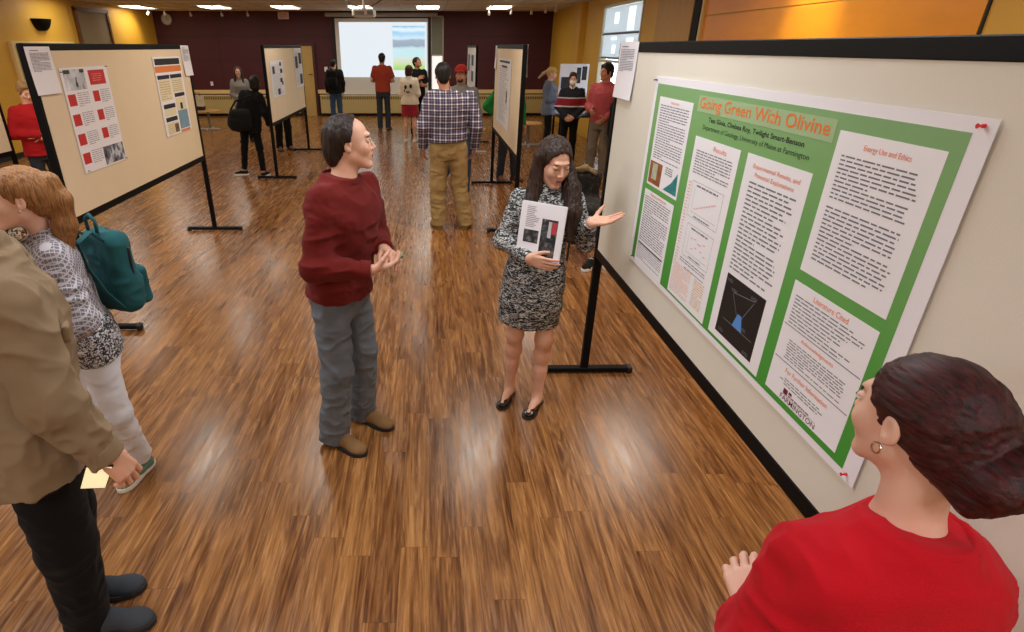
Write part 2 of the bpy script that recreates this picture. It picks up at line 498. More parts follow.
def cloth_disp(amp, fr=(9, 9, 14), seed=0.0, ridge=True):
    def d(P):
        q = P * np.array(fr) + seed
        w = np.stack([vnoise(q * .6 + 7), vnoise(q * .6 + 19), vnoise(q * .6 + 33)], 1) * .8
        n = vnoise(q + w)
        n2 = vnoise(q * 2.1 + 3 + w)
        if ridge:
            n = .55 - np.abs(n) ** .8 * 1.5; n2 = .4 - np.abs(n2) * 1.3
        return amp * (n + .45 * n2)
    return d

def strand_disp(amp, fr, seed=0.0):
    def d(P):
        q = P * np.array(fr) + seed
        return amp * (vnoise(q) + .5 * vnoise(q * 2.3 + 5))
    return d

def sdf_data(prims, h, disp=None):
    F = Field(h, prims); P, Q = nets(F)
    if disp is not None and len(P):
        P = P + vnormals(P, Q) * disp(P)[:, None]
    return P, Q

def data_obj(name, parts, m, parent=None, smooth=True):
    """parts: list of (P,Q) joined in one mesh"""
    Vs = []; Qs = []; n = 0
    for P, Q in parts:
        Vs.append(P); Qs.append(Q + n); n += len(P)
    P = np.concatenate(Vs); Q = np.concatenate(Qs)
    me = bpy.data.meshes.new(name)
    me.vertices.add(len(P)); me.vertices.foreach_set('co', P.astype(np.float32).ravel())
    me.loops.add(Q.size); me.loops.foreach_set('vertex_index', Q.astype(np.int32).ravel())
    me.polygons.add(len(Q)); me.polygons.foreach_set('loop_start', np.arange(0, Q.size, 4, dtype=np.int32))
    me.polygons.foreach_set('loop_total', np.full(len(Q), 4, np.int32))
    me.update(calc_edges=True)
    return link(name, me, m, parent, smooth)

def sdf_obj(name, prims, h, m, parent=None, disp=None):
    return data_obj(name, [sdf_data(prims, h, disp)], m, parent)

# ------------------------------------------------------------------ the room
def struct(name, mb, m, parent=None, smooth=False):
    o = mb.build(name, m, parent, smooth)
    if parent is None: o['kind'] = 'structure'
    return o

M_floor = mat_floor()
M_yellow = mat('mustard_wall_paint', (212, 164, 54), .55, bump=.05, bscale=90, var=.04, vscale=1.5)
M_orange = mat('glossy_amber_wall_panel', (232, 150, 14), .36, var=.10, vscale=1.2, stretch=(1, 1, 3))
M_tanpanel = mat('tan_wood_panel', (186, 142, 70), .5, var=.08, vscale=3, stretch=(1, 6, 1))
M_maroon = mat('maroon_wall_paint', (72, 17, 28), .6, var=.05, vscale=2)
M_maroon_line = mat('dark_maroon_joint', (46, 12, 18), .6)
M_cream = mat('cream_painted_trim', (222, 198, 140), .5)
M_heater = mat('beige_enamel', (188, 168, 112), .45)
M_black = mat('black_powder_coat', (7, 7, 8), .55, spec=.15)
M_blackm = mat('black_plastic', (14, 14, 15), .5)
M_white = mat('white_plastic', (232, 230, 226), .45)
M_grey = mat('grey_metal', (120, 120, 118), .35, metal=.6)
M_chrome = mat('chrome', (210, 210, 210), .15, metal=1.0)
M_paper = mat('white_paper', (236, 235, 240), .75)
M_ink = mat('printed_ink', (112, 112, 120), .8)
M_inkd = mat('dark_print', (28, 28, 32), .8)
M_oink = mat('orange_print', (232, 116, 60), .8)
M_wood = mat('light_wood', (196, 146, 82), .4, var=.1, vscale=5, stretch=(1, 8, 1))
M_ceil = mat('ceiling_tile', (214, 206, 188), .95, bump=.3, bscale=60, var=.03, vscale=4)
M_grid = mat('ceiling_grid_metal', (182, 176, 160), .6)
M_glass = mat('window_glass', (255, 255, 255), .02, trans=1.0)
M_shade = None

struct('floor', MB().box((XL - .3, YF, -.1), (XR + .3, YB + .1, 0)), M_floor)

# ceiling with tile grid
mb = MB().box((XL - .3, YF, ZC), (XR + .3, YB + .1, ZC + .1))
ceiling = struct('ceiling', mb, M_ceil)
g = MB()
x = XL + .2
while x < XR:
    g.box((x - .012, YF, ZC - .006), (x + .012, YB, ZC)); x += .61
y = YF + .3
while y < YB:
    g.box((XL, y - .012, ZC - .0055), (XR, y + .012, ZC)); y += 1.22
g.build('ceiling_grid', M_grid, ceiling)

# back wall with joints
w = struct('wall_back', MB().box((XL - .3, YB, 0), (XR + .3, YB + .15, ZC)), M_maroon)
j = MB()
j.box((XL, YB - .004, 2.27), (XR, YB, 2.29)); j.box((XL, YB - .004, 1.62), (XR, YB, 1.635))
for x in (-6.4, -4.9, 1.35, 2.85): j.box((x, YB - .004, .76), (x + .015, YB, ZC))
j.build('panel_joint', M_maroon_line, w)
struct('wall_front', MB().box((XL - .3, YF - .15, 0), (XR + .3, YF, ZC)), M_yellow)
# left wall: flat, with a pilaster step
wl = MB().box((XL - .15, YF, 0), (XL, YB, ZC)); wl.box((XL, YF, 0), (XL + .10, 15.05, ZC))
struct('wall_left', wl, M_yellow)
# right wall with a window opening (Y 11.6 .. 14.2)
wy0, wy1, wz0, wz1 = 11.62, 14.2, .45, 2.78
wr = MB()
wr.box((XR, YF, 0), (XR + .15, wy0, ZC)); wr.box((XR, wy1, 0), (XR + .15, YB, ZC))
wr.box((XR, wy0, 0), (XR + .15, wy1, wz0)); wr.box((XR, wy0, wz1), (XR + .15, wy1, ZC))
wr = struct('wall_right', wr, M_yellow)
struct('trim_1', MB().box((XR - .14, 15.75, 0), (XR, 16.45, ZC)), M_yellow)          # pilaster
struct('trim_2', MB().box((XR - .03, 9.40, 0), (XR, 10.85, ZC)), M_tanpanel)
t = MB().box((XR - .015, 4.48, 0), (XR, 9.02, 2.365)); t.box((XR - .015, 4.48, 2.385), (XR, 9.02, ZC))
struct('trim_3', t, M_orange)
struct('trim_4', MB().box((XR - .06, 9.08, 0), (XR, 9.30, ZC)), M_black)
struct('trim_5', MB().box((XR - .05, 9.02, 0), (XR, 9.07, ZC)), M_cream)
struct('trim_6', MB().box((XR - .012, 4.455, 0), (XR, 4.475, ZC)), M_inkd)
# chair rails on the back wall
struct('trim_7', MB().box((XL + .1, YB - .05, .66), (-3.98, YB, .77)).box((-3.46, YB - .05, .66), (XR, YB, .77)), M_cream)
struct('baseboard_back', MB().box((XL + .1, YB - .02, 0), (-3.98, YB, .07)).box((-3.46, YB - .02, 0), (XR, YB, .07)), M_blackm)
struct('baseboard_left', MB().box((XL + .10, YF, 0), (XL + .12, 12.6, .1)).box((XL+.0, 15.05, 0), (XL + .02, YB, .1)), M_blackm)
struct('baseboard_right', MB().box((XR - .02, YF, 0), (XR, 4.45, .1)), M_blackm)

# window on the right wall
wf = MB(); b = .05
for lo, hi in (((wy0, wz0), (wy0 + b, wz1)), ((wy1 - b, wz0), (wy1, wz1)), ((wy0, wz0), (wy1, wz0 + b)), ((wy0, wz1 - b), (wy1, wz1)), ((wy0, 1.70), (wy1, 1.74))):
    wf.box((XR - .02, lo[0], lo[1]), (XR + .1, hi[0], hi[1]))
win = struct('window_1', wf, mat('pale_window_frame', (214, 206, 184), .4))
MB().box((XR + .06, wy0 + b, wz0 + b), (XR + .066, wy1 - b, 1.70)).box((XR + .06, wy0 + b, 1.74), (XR + .066, wy1 - b, wz1 - b)).build('window_glass', M_glass, win)
# roller shade pulled over the upper lights: translucent grey mesh
m, N, L, B = nt('shade_mesh')
B.inputs['Base Color'].default_value = srgb((196, 200, 200)) + (1,); B.inputs['Roughness'].default_value = .9
tr = N.new('ShaderNodeBsdfTranslucent'); tr.inputs[0].default_value = srgb((196, 200, 200)) + (1,)
mx = N.new('ShaderNodeMixShader'); mx.inputs[0].default_value = .62
L.new(B.outputs[0], mx.inputs[1]); L.new(tr.outputs[0], mx.inputs[2]); L.new(mx.outputs[0], N['Material Output'].inputs[0])
sh = empty('roller_shade', (XR + .03, 12.9, 1.76)); tag(sh, 'grey translucent roller shade over the upper part of the bright window', 'window shade')
def loc_build(mb, name, m, parent):
    l = parent.location; return mb.build(name, m, parent, loc=None) if False else _lb(mb, name, m, parent)
def _lb(mb, name, m, parent, smooth=False):
    o = mb.build(name, m, None, smooth)
    R = Matrix.Rotation(parent.rotation_euler[2], 4, 'Z'); M_ = Matrix.Translation(parent.location) @ R
    o.data.transform(M_.inverted()); o.parent = parent
    return o
PT = ((13.3, 2.52, .16, .10), (12.35, 2.48, .2, .2), (13.35, 2.15, .2, .03), (12.3, 2.1, .22, .05), (13.3, 1.95, .12, .08))  # pale patches put into the cloth for reflections and windows outside
ys_ = sorted({wy0 + .06, wy1 - .06} | {p_[0] + q * p_[2] for p_ in PT for q in (-1, 1)}); zs_ = sorted({1.80, 2.72} | {p_[1] + q * p_[3] for p_ in PT for q in (-1, 1)})
mb = MB(); flag = []
for i in range(len(ys_) - 1):
    for k in range(len(zs_) - 1):
        yc, zc = (ys_[i] + ys_[i + 1]) / 2, (zs_[k] + zs_[k + 1]) / 2
        mb.poly([(XR + .026, ys_[i], zs_[k]), (XR + .026, ys_[i], zs_[k + 1]), (XR + .026, ys_[i + 1], zs_[k + 1]), (XR + .026, ys_[i + 1], zs_[k])])
        flag.append(any(abs(yc - p_[0]) < p_[2] and abs(zc - p_[1]) < p_[3] for p_ in PT))
oc = mb.build('shade_cloth', m); m2 = m.copy(); m2.name = 'reflection_patch_mesh'
for q in m2.node_tree.nodes:
    if q.type == 'BSDF_TRANSLUCENT': q.inputs[0].default_value = (.95, .95, .95, 1)
    if q.type == 'MIX_SHADER': q.inputs[0].default_value = .95
oc.data.materials.append(m2)
for i, v_ in enumerate(flag): oc.data.polygons[i].material_index = 1 if v_ else 0
oc.data.transform(Matrix.Translation(-sh.location)); oc.parent = sh
_lb(MB().box((XR + .018, wy0 + .06, 1.765), (XR + .036, wy1 - .06, 1.80)).box((XR + .018, wy0 + .06, 2.22), (XR + .034, wy1 - .06, 2.26)), 'hem_bar', M_grey, sh)
# narrow glazed strip right of the projection screen (recess on the back wall)
wf = MB()
for lo, hi in (((.12, .76), (.15, 2.83)), ((.47, .76), (.51, 2.83)), ((.12, 2.80), (.51, 2.83)), ((.12, .76), (.51, .79)), ((.12, 1.74), (.51, 1.78))):
    wf.box((lo[0], YB - .06, lo[1]), (hi[0], YB, hi[1]))
w2 = struct('window_2', wf, mat('pale_frame_b', (178, 168, 150), .5))
MB().box((.15, YB - .035, 1.78), (.47, YB - .03, 2.80)).build('lowered_blind', mat('grey_green_blind', (126, 128, 114), .8), w2)
MB().box((.15, YB - .035, .79), (.47, YB - .03, 1.74)).build('lit_pane', mat('daylit_pane', (240, 240, 236), .3, emit=(238, 240, 240), estr=.75), w2)

# back door behind the second board row
dr = MB().box((-3.90, YB - .05, 0), (-3.54, YB - .01, 2.02))
d1 = struct('door_1', dr, mat('tan_door_wood', (190, 158, 92), .4, var=.06, vscale=3, stretch=(6, 1, 1)))
MB().box((-3.98, YB - .07, 0), (-3.90, YB, 2.02)).box((-3.54, YB - .07, 0), (-3.46, YB, 2.02)).box((-3.98, YB - .07, 2.02), (-3.46, YB, 2.10)).build('door_frame', mat('maroon_frame', (70, 22, 26), .5), d1)
MB().tube([(-3.60, YB - .05, 1.22), (-3.60, YB - .10, 1.22), (-3.70, YB - .10, 1.22)], .012).build('door_handle', M_blackm, d1)
# left wall door with cream frame
dl = MB().box((XL + .10, 12.75, 0), (XL + .13, 14.83, 2.02))
d2 = struct('door_2', dl, mat('olive_door_paint', (150, 130, 38), .4))
fr = MB().box((XL + .09, 12.66, 0), (XL + .17, 12.75, 2.02)).box((XL + .09, 14.83, 0), (XL + .17, 14.92, 2.02)).box((XL + .09, 12.66, 2.02), (XL + .17, 14.92, 2.10))
fr.build('door_frame', M_cream, d2)
MB().tube([(XL + .13, 14.7, 1.0), (XL + .19, 14.7, 1.0), (XL + .19, 14.58, 1.0)], .012).build('door_handle', M_grey, d2)
# tall shaded window on the left wall
wf = MB()
for lo, hi in (((15.45, .8), (15.53, 2.80)), ((16.95, .8), (17.03, 2.80)), ((15.45, 2.76), (17.03, 2.84)), ((15.45, .74), (17.03, .8))):
    wf.box((XL, lo[0], lo[1]), (XL + .07, hi[0], hi[1]))
w3 = struct('window_3', wf, mat('brown_window_frame', (104, 66, 24), .5))
MB().box((XL + .02, 15.53, .8), (XL + .03, 16.95, 2.76)).build('lowered_shade', mat('taupe_shade', (150, 134, 100), .8), w3)
sc_ = empty('wall_sconce', (XL + .10, 13.88, 2.25)); tag(sc_, 'black half-bowl wall sconce on the yellow wall above the door', 'wall light')
prof = []
rings = []
for r, z in ((.06, .04), (.12, .06), (.17, .11), (.21, .19), (.235, .27), (.22, .27), (.15, .14)):
    rings.append([(r * math.sin(PI * k / 14) * .9, -r * math.cos(PI * k / 14) * 1.25, z) for k in range(15)])
mbx = MB(); mbx.loft(rings, close=True, capped=False); mbx.build('bowl', M_black, sc_)

# long baseboard heater cabinets along the back wall
M_slots = mat_bands('vent_grille_slots', [(0, (92, 78, 46)), (.5, (176, 158, 106))], axis=0)
_n = M_slots.node_tree; _mr = [q for q in _n.nodes if q.type == 'MAP_RANGE'][0]; _sx = [q for q in _n.nodes if q.type == 'SEPXYZ'][0]
_n.links.new(math_node(_n.nodes, _n.links, 'FRACT', math_node(_n.nodes, _n.links, 'DIVIDE', _sx.outputs[0], .07)), _mr.inputs[0])
def heater(x0, x1, lab):
    h = empty('baseboard_heater', ((x0 + x1) / 2, YB - .01, .07)); tag(h, lab, 'heater')
    _lb(MB().box((x0, YB - .2, .08), (x1, YB - .01, .60), .012), 'cabinet', M_heater, h)
    _lb(MB().box((x0 + .03, YB - .204, .50), (x1 - .03, YB - .199, .57)), 'vent_grille', M_slots, h)
    _lb(MB().box((x0 - .01, YB - .215, .60), (x1 + .01, YB - .01, .625), .005), 'top_panel', M_cream, h)
heater(-7.9, -4.05, 'long beige heater cabinet at the back wall, left of the tan door')
heater(-3.38, 3.75, 'long beige heater cabinet at the back wall, beneath the projection screen')

# projection screen
ps = empty('projection_screen', (-1.36, YB - .10, .6)); tag(ps, 'large projection screen on the maroon back wall with a bright slide', 'projection screen')
_lb(MB().box((-2.86, YB - .105, .58), (.10, YB - .095, 2.80)), 'screen_border', M_blackm, ps)
_lb(MB().box((-2.78, YB - .112, .64), (.03, YB - .106, 2.76)), 'screen_fabric', mat('screen_fabric', (214, 212, 206), .8), ps)
_lb(MB().box((-3.05, YB - .2, 2.80), (.32, YB - .04, 2.91), .02), 'screen_case', mat('case_grey', (150, 144, 138), .5), ps)
_lb(MB().tube([(-2.86, YB - .10, .575), (.10, YB - .10, .575)], .02), 'weight_bar', M_blackm, ps)
m, N, L, B = nt('projected_light')
B.inputs['Base Color'].default_value = (0, 0, 0, 1); B.inputs['Emission Color'].default_value = srgb((232, 240, 246)) + (1,); B.inputs['Emission Strength'].default_value = .98
slide = _lb(MB().box((-2.66, YB - .116, 1.14), (.0, YB - .113, 2.66)), 'projected_slide', m, ps)
mph = mat_bands('projected_photo', [(0, (150, 190, 110)), (.10, (170, 205, 140)), (.25, (196, 206, 200)), (.33, (175, 215, 226)), (.5, (180, 214, 226)), (.56, (140, 158, 176)), (.68, (150, 170, 190)), (.72, (196, 222, 240)), (.84, (150, 200, 236)), (.92, (220, 238, 248)), (1, (120, 186, 230))], axis=2, lo=.74, hi=1.96, interp='LINEAR', noise=.14, emit=.85)
_lb(MB().box((-1.05, YB - .119, 1.34), (-.07, YB - .117, 2.56)), 'projected_photo', mph, ps).parent = slide

# small things on the back wall
c = empty('wall_clock', (-7.83, YB - .03, 2.74)); tag(c, 'round white wall clock high on the maroon wall', 'clock')
def yl(r, y0, y1, seg=28, cx_=-7.83, cz=2.74):
    return [[(cx_ + rr * math.cos(2 * PI * k / seg), yy, cz - rr * math.sin(2 * PI * k / seg)) for k in range(seg)] for rr, yy in ((r, y1), (r, y0))]
_lb(MB().loft(yl(.145, YB - .035, YB)), 'clock_face', mat('clock_face', (190, 184, 178), .4), c)
_lb(MB().loft([[(-7.83 + rr * math.cos(2 * PI * k / 28), yy, 2.74 - rr * math.sin(2 * PI * k / 28)) for k in range(28)] for rr, yy in ((.165, YB), (.165, YB - .045), (.145, YB - .045), (.145, YB - .036))], capped=False), 'clock_rim', M_grey, c)
_lb(MB().box((-7.836, YB - .042, 2.74), (-7.824, YB - .038, 2.83)).box((-7.83, YB - .042, 2.733), (-7.76, YB - .038, 2.745)), 'clock_hands', M_inkd, c)
e = empty('exit_sign', (-4.26, YB - .28, 2.75)); tag(e, 'small white exit sign hanging from the ceiling left of the tan door', 'exit sign')
_lb(MB().box((-4.42, YB - .31, 2.73), (-4.10, YB - .25, 2.93), .008).box((-4.28, YB - .29, 2.93), (-4.24, YB - .27, ZC)), 'sign_case', mat('exit_case', (196, 170, 160), .5), e)
tx = text_mesh('EXIT', .20, (-4.26, YB - .3125, 2.815), (1, 0, 0), (0, 0, 1), (0, -1, 0), mat('exit_red', (150, 24, 26), .5), None, height=.09)
tx.data.transform(Matrix.Translation(-e.location)); tx.parent = e
def plate(x, z, w_, h_, lab, cat, name):
    o = MB().box((-w_ / 2, -.012, -h_ / 2), (w_ / 2, 0, h_ / 2), .003)
    o.box((-w_ * .2, -.016, -h_ * .25), (w_ * .2, -.012, h_ * .25))
    o = o.build(name, M_white); o.location = (x, YB, z); tag(o, lab, cat)
plate(-6.78, .95, .08, .12, 'small white outlet plate on the maroon wall above the left cream rail', 'outlet', 'outlet_plate')
plate(-3.16, 1.36, .10, .14, 'white thermostat on the maroon wall beside the projection screen', 'thermostat', 'thermostat')
plate(.98, 1.32, .09, .2, 'white switch plate on the maroon wall right of the narrow window', 'switch', 'switch_plate')

# ceiling light panels
def lampmat(name, s, col=LAMP_COL):
    m, N, L, B = nt(name)
    B.inputs['Base Color'].default_value = (.8, .8, .8, 1); B.inputs['Emission Color'].default_value = col + (1,); B.inputs['Emission Strength'].default_value = s
    return m
LM = {'near': lampmat('lamp_diffuser_near', LAMP_NEAR, (.95, .97, 1.0)), 'mid': lampmat('lamp_diffuser_mid', LAMP_MID), 'far': lampmat('lamp_diffuser_far', LAMP_FAR)}
rows = [(-1.2, (-5.0, -3.1, -1.2, .70, 2.6), 'near'), (2.5, (-5.0, -3.1, -1.2, .70, 2.6), 'near'), (6.25, (-6.9, -5.0, -3.1, -1.2, .70, 2.6), 'mid'),
        (10.2, (-7.4, -5.6, -3.75, -1.85, 0.0, 1.9), 'far'), (14.1, (-7.5, -5.7, -3.9, -2.0, -.1, 1.8), 'far'), (17.9, (-7.75, -5.7, -3.8, -1.78, .03, 1.95), 'far')]
first = {}
seen = {17.9: ['leftmost, in the corner by the yellow wall', 'second from the left', 'third from the left, above the exit sign', 'fourth from the left, behind the projector', 'fifth from the left, above the screen edge', 'rightmost, above the maroon wall']}
for yy, xs, kind in rows:
    for i, xx in enumerate(xs):
        h = empty('ceiling_light', (xx, yy, ZC))
        if yy in seen: lab = 'recessed ceiling light panel in the far row, ' + seen[yy][i]
        else: lab = 'recessed ceiling light panel in the rows out of view nearer the camera'
        tag(h, lab, 'ceiling light', 'ceiling light panels' if yy not in seen else None)
        a, b_ = (.36, .58) if kind != 'far' else (.32, .55)
        if kind not in first:
            f1 = MB()
            for lo, hi in (((-a, -b_), (a, -b_ + .025)), ((-a, b_ - .025), (a, b_)), ((-a, -b_), (-a + .025, b_)), ((a - .025, -b_), (a, b_))):
                f1.box((lo[0], lo[1], -.022), (hi[0], hi[1], -.007))
            f1 = f1.build('light_frame', M_white, h)
            f2 = MB().poly([(-a + .025, -b_ + .025, -.014), (-a + .025, b_ - .025, -.014), (a - .025, b_ - .025, -.014), (a - .025, -b_ + .025, -.014)]).build('diffuser', LM[kind], h)
            first[kind] = (f1, f2)
        else:
            for q in first[kind]:
                cp = q.copy(); COL.objects.link(cp); cp.parent = h

# track spotlights
def track_spot(x, y, lab, aim=(0, 1), bright=False):
    h = empty('track_spotlight', (x, y, ZC)); tag(h, lab, 'spotlight')
    MB().lathe((0, 0, -.012), [(.035, 0), (.035, .012)], 14).build('mount', M_white, h)
    MB().tube([(0, 0, -.01), (0, 0, -.10)], .008, 8).build('stem', M_white, h)
    a = Vector((aim[0], aim[1], -1.1)).normalized()
    o = Vector((0, 0, -.115)); s = o - a * .04; t_ = o + a * .05
    MB().tube([s, o, t_], [.022, .032, .036], 14).build('lamp_head', mat('lamp_white_glow', (236, 232, 224), .4, emit=(255, 244, 220), estr=(1.0 if bright else .25)) if bright else mat('spot_head', (200, 192, 184), .4), h)
for x, y, l in ((-7.77, 18.5, 'leftmost small track spotlight, glowing bright, in the corner'), (-7.35, 18.6, 'second small track spotlight, left of the clock'), (-6.85, 19.2, 'small track spotlight just right of the clock'), (-5.95, 19.2, 'small track spotlight second right of the clock'), (-5.2, 19.2, 'small track spotlight below the second ceiling light'),
                (1.73, 18.4, 'small track spotlight, first right of the screen'), (2.3, 18.0, 'small track spotlight, second right of the screen'), (2.86, 18.0, 'small track spotlight, third right of the screen'), (3.1, 17.2, 'small track spotlight, fourth right of the screen'), (3.25, 16.6, 'rightmost small track spotlight by the yellow pilaster')):
    track_spot(x, y, l, (-1, .2) if x < -7.5 else (0, 1), bright='bright' in l)
def spot(loc, to, power, ang, col=(1, .8, .5), blend=.8, r=.05):
    d = bpy.data.lights.new('spot', 'SPOT'); d.energy = power; d.spot_size = math.radians(ang); d.spot_blend = blend; d.color = col; d.shadow_soft_size = r
    o = bpy.data.objects.new('spot', d); COL.objects.link(o); o.location = loc
    o.rotation_euler = (Vector(to) - Vector(loc)).to_track_quat('-Z', 'Y').to_euler()
spot((-7.5, 18.5, 2.7), (-8.3, 18.3, 2.2), 25, 100)
spot((3.2, 6.5, 2.85), (3.83, 6.5, 2.3), 42, 75, (1, .90, .68))

# ceiling projector
p = empty('ceiling_projector', (-1.33, 14.0, 2.56)); tag(p, 'white projector hanging from the ceiling in front of the screen', 'projector')
MB().box((-.24, -.18, 0), (.24, .18, .15), .03).build('projector_body', mat('projector_white', (214, 208, 196), .4), p)
MB().lathe((.0, 0, .15), [(.03, 0), (.03, .18), (.09, .2), (.09, .247)], 14).build('ceiling_mount', M_white, p)
MB().tube([(-.1, .17, .075), (-.1, .21, .075)], [.05, .045], 16).build('lens', M_blackm, p)
MB().tube([(-.45, 0, .36), (-.2, 0, .22), (.0, 0, .16)], .012, 8).tube([(.45, 0, .36), (.2, 0, .22), (0, 0, .16)], .012, 8).build('support_arm', M_grey, p)
MB().box((-.18, -.186, .04), (.02, -.18, .11)).box((.08, -.186, .04), (.2, -.186 + .006, .11)).build('grille', M_grey, p)

# ------------------------------------------------------------------ display boards
M_panel = mat('cream_board_fabric', (226, 208, 176), .85, bump=.12, bscale=320, var=.02, vscale=3)
def board(x, y0, y1, lab, zb=.84, zt=2.02, silver=False, panel=None):
    b = empty('display_board', (x, (y0 + y1) / 2, 0)); tag(b, lab, 'display board')
    L2 = (y1 - y0) / 2; e = .022
    pm = panel or M_panel
    MB().box((-.018, -L2 + .03, zb + .03), (.018, L2 - .03, zt - .03)).build('panel', pm, b)
    fm = M_black
    MB().box((-e, -L2, zt - .045), (e, L2, zt), .003).build('top_rail', fm, b)
    MB().box((-e, -L2, zb - .01), (e, L2, zb + .045), .003).build('bottom_rail', fm, b)
    for s in (-1, 1):
        yy = s * (L2 - .0)
        MB().box((-.024, yy - .018, .03), (.024, yy + .018, zt - .002), .003).build('post', mat('silver_post', (190, 184, 172), .4) if silver else fm, b)
        f = MB().box((-.31, yy - .025, .012), (.31, yy + .025, .045), .004)
        f = f.build('foot', fm, b)
        MB().box((-.325, yy - .03, 0), (-.29, yy + .03, .05), .006).build('end_cap', M_blackm, f); MB().box((.29, yy - .03, 0), (.325, yy + .03, .05), .006).build('end_cap', M_blackm, f)
    return b
BX = 1.056
board(BX, .58, 3.425, 'nearest cream display board on the right, black framed, carrying the large green poster', panel=mat('flash_lit_board_fabric', (222, 217, 202), .85, bump=.12, bscale=320, var=.02, vscale=3))  # cream fabric copy, whitened for the bounced flash light near the camera
board(-2.574, 4.13, 6.87, 'long cream display board on the left holding the red and white poster')
board(-2.531, 9.93, 12.85, 'cream display board in the left row further back, beside the person dressed in black', silver=False)
board(1.03, 6.75, 9.46, 'cream display board in the middle distance behind the woman in the knit dress')
board(1.08, 13.9, 16.8, 'farthest display board with white sheets, right of the man in the red cap', panel=mat('whitish_panel', (226, 222, 214), .8))
board(-4.98, 4.45, 7.25, 'display board cut off by the left edge of the photo, behind the ponytailed woman')

# ------------------------------------------------------------------ printed sheets
class Sheet:
    """flat print frame: o = origin, u = reading direction, v = up, n = out of the board; coords in metres from o"""
    def __init__(s, o, u, n): s.o = Vector(o); s.u = Vector(u); s.v = Vector((0, 0, 1)); s.n = Vector(n)
    def P(s, a, b, d=0.0): return s.o + s.u * a + s.v * b + s.n * d
    def rect(s, mb, a0, b0, a1, b1, d):
        mb.poly([s.P(a0, b0, d), s.P(a1, b0, d), s.P(a1, b1, d), s.P(a0, b1, d)])
    def sheet(s, name, a0, b0, a1, b1, d0, d1, m, parent):
        mb = MB(); A = [s.P(a0, b0, d0), s.P(a1, b0, d0), s.P(a1, b1, d0), s.P(a0, b1, d0)]; Bq = [p + s.n * (d1 - d0) for p in A]
        mb.loft([A, Bq]); return mb.build(name, m, parent)
    def lines(s, mb, a0, b0, a1, b1, n, d, seed=1, indent=.04, center=False, fill=.36, short_every=7):
        R = random.Random(seed); pitch = (b1 - b0) / n; w = a1 - a0
        for i in range(n):
            y = b1 - (i + .5) * pitch
            e = a1 - w * R.uniform(0, indent); st = a0 + (w * R.uniform(0, indent) if center else 0)
            if short_every and i % short_every == short_every - 1: e = a0 + w * R.uniform(.3, .8)
            a = st
            while a < e:
                l = min(R.uniform(.25, 1.0) * pitch * 4.2, e - a)
                s.rect(mb, a, y - pitch * fill / 2, a + l, y + pitch * fill / 2, d); a += l + pitch * .55

def child_of(root, objs=None):
    """bring a root empty's world-built children into its local space"""
    inv = (Matrix.Translation(root.location) @ Matrix.Rotation(root.rotation_euler[2], 4, 'Z')).inverted()
    for o in root.children:
        stack = [o]
        while stack:
            q = stack.pop(); q.data.transform(inv) if q.data.users == 1 else None; stack += list(q.children)

# --- the big green poster (reading direction is -Y, facing -X)
SX = BX - .0225
S = Sheet((SX, 2.83, 0), (0, -1, 0), (-1, 0, 0))
U = lambda y: 2.83 - y
po = empty('research_poster', (SX, 1.97, 1.03)); tag(po, 'large green research poster with orange title and white text panels on the near board', 'poster')
S.sheet('paper', 0, 1.03, U(1.09), 1.882, .001, .002, M_paper, po)
m_green = mat_bands('poster_green', [(0, (62, 150, 48)), (.35, (84, 160, 66)), (.8, (122, 172, 104)), (1, (128, 172, 116))], rough=.6, axis=2, lo=.02, hi=.84, interp='LINEAR')
S.sheet('green_background', U(2.795), 1.052, U(1.137), 1.853, .002, .0026, m_green, po)
m_pp = mat('panel_white', (238, 238, 242), .7)
panels = {'A': (2.745, 1.424, 2.388, 1.803), 'B': (2.751, 1.052, 2.399, 1.400), 'C': (2.315, 1.060, 1.960, 1.693), 'D': (1.912, 1.064, 1.565, 1.694), 'E': (1.506, 1.446, 1.172, 1.813), 'F': (1.512, 1.071, 1.175, 1.413)}
PP = {}
for k, (ya, z0, yb, z1) in panels.items():
    PP[k] = S.sheet('text_panel', U(ya), z0, U(yb), z1, .0026, .0031, m_pp, po)
def body(k, y0, z0, y1, z1, n, seed, m=M_ink, **kw):
    mb = MB(); S.lines(mb, U(y0), z0, U(y1), z1, n, .0036, seed, **kw); return mb.build('text_lines', m, PP[k])
def head(k, txt, yc, zc, w_, h_):
    return text_mesh(txt, w_, S.P(U(yc), zc, .0), S.u, S.v, S.n, M_oink, PP[k], 'heading', h_, ext=.0037)
head('A', 'Introduction', 2.565, 1.787, .085, .012)
body('A', 2.72, 1.545, 2.41, 1.775, 22, 3)
S.sheet('map_picture', U(2.735), 1.435, U(2.588), 1.532, .0031, .0036, mat('map_brown', (150, 86, 42), .6, var=.35, vscale=30), PP['A'])
S.sheet('map_picture', U(2.70), 1.455, U(2.64), 1.525, .0036, .0040, mat('map_pale', (176, 186, 160), .6, var=.2, vscale=40), PP['A'])
MB().poly([S.P(U(2.545), 1.437, .0036), S.P(U(2.40), 1.437, .0036), S.P(U(2.415), 1.528, .0036), S.P(U(2.47), 1.478, .0036)]).build('teal_chart', mat('chart_teal', (40, 130, 130), .6, var=.3, vscale=40), PP['A'])
mb = MB(); S.lines(mb, U(2.55), 1.50, U(2.47), 1.535, 4, .0036, 12); mb.build('text_lines', M_inkd, PP['A'])
head('B', 'Methods and Materials', 2.575, 1.387, .19, .012)
body('B', 2.73, 1.16, 2.42, 1.375, 20, 4)
mb = MB(); S.lines(mb, U(2.73), 1.07, U(2.42), 1.15, 8, .0036, 5, fill=.25)
for q in range(9): S.rect(mb, U(2.73) + q * .0385, 1.068, U(2.73) + q * .0385 + .001, 1.152, .0036)
S.rect(mb, U(2.73), 1.142, U(2.42), 1.15, .0036); mb.build('data_table', M_ink, PP['B'])
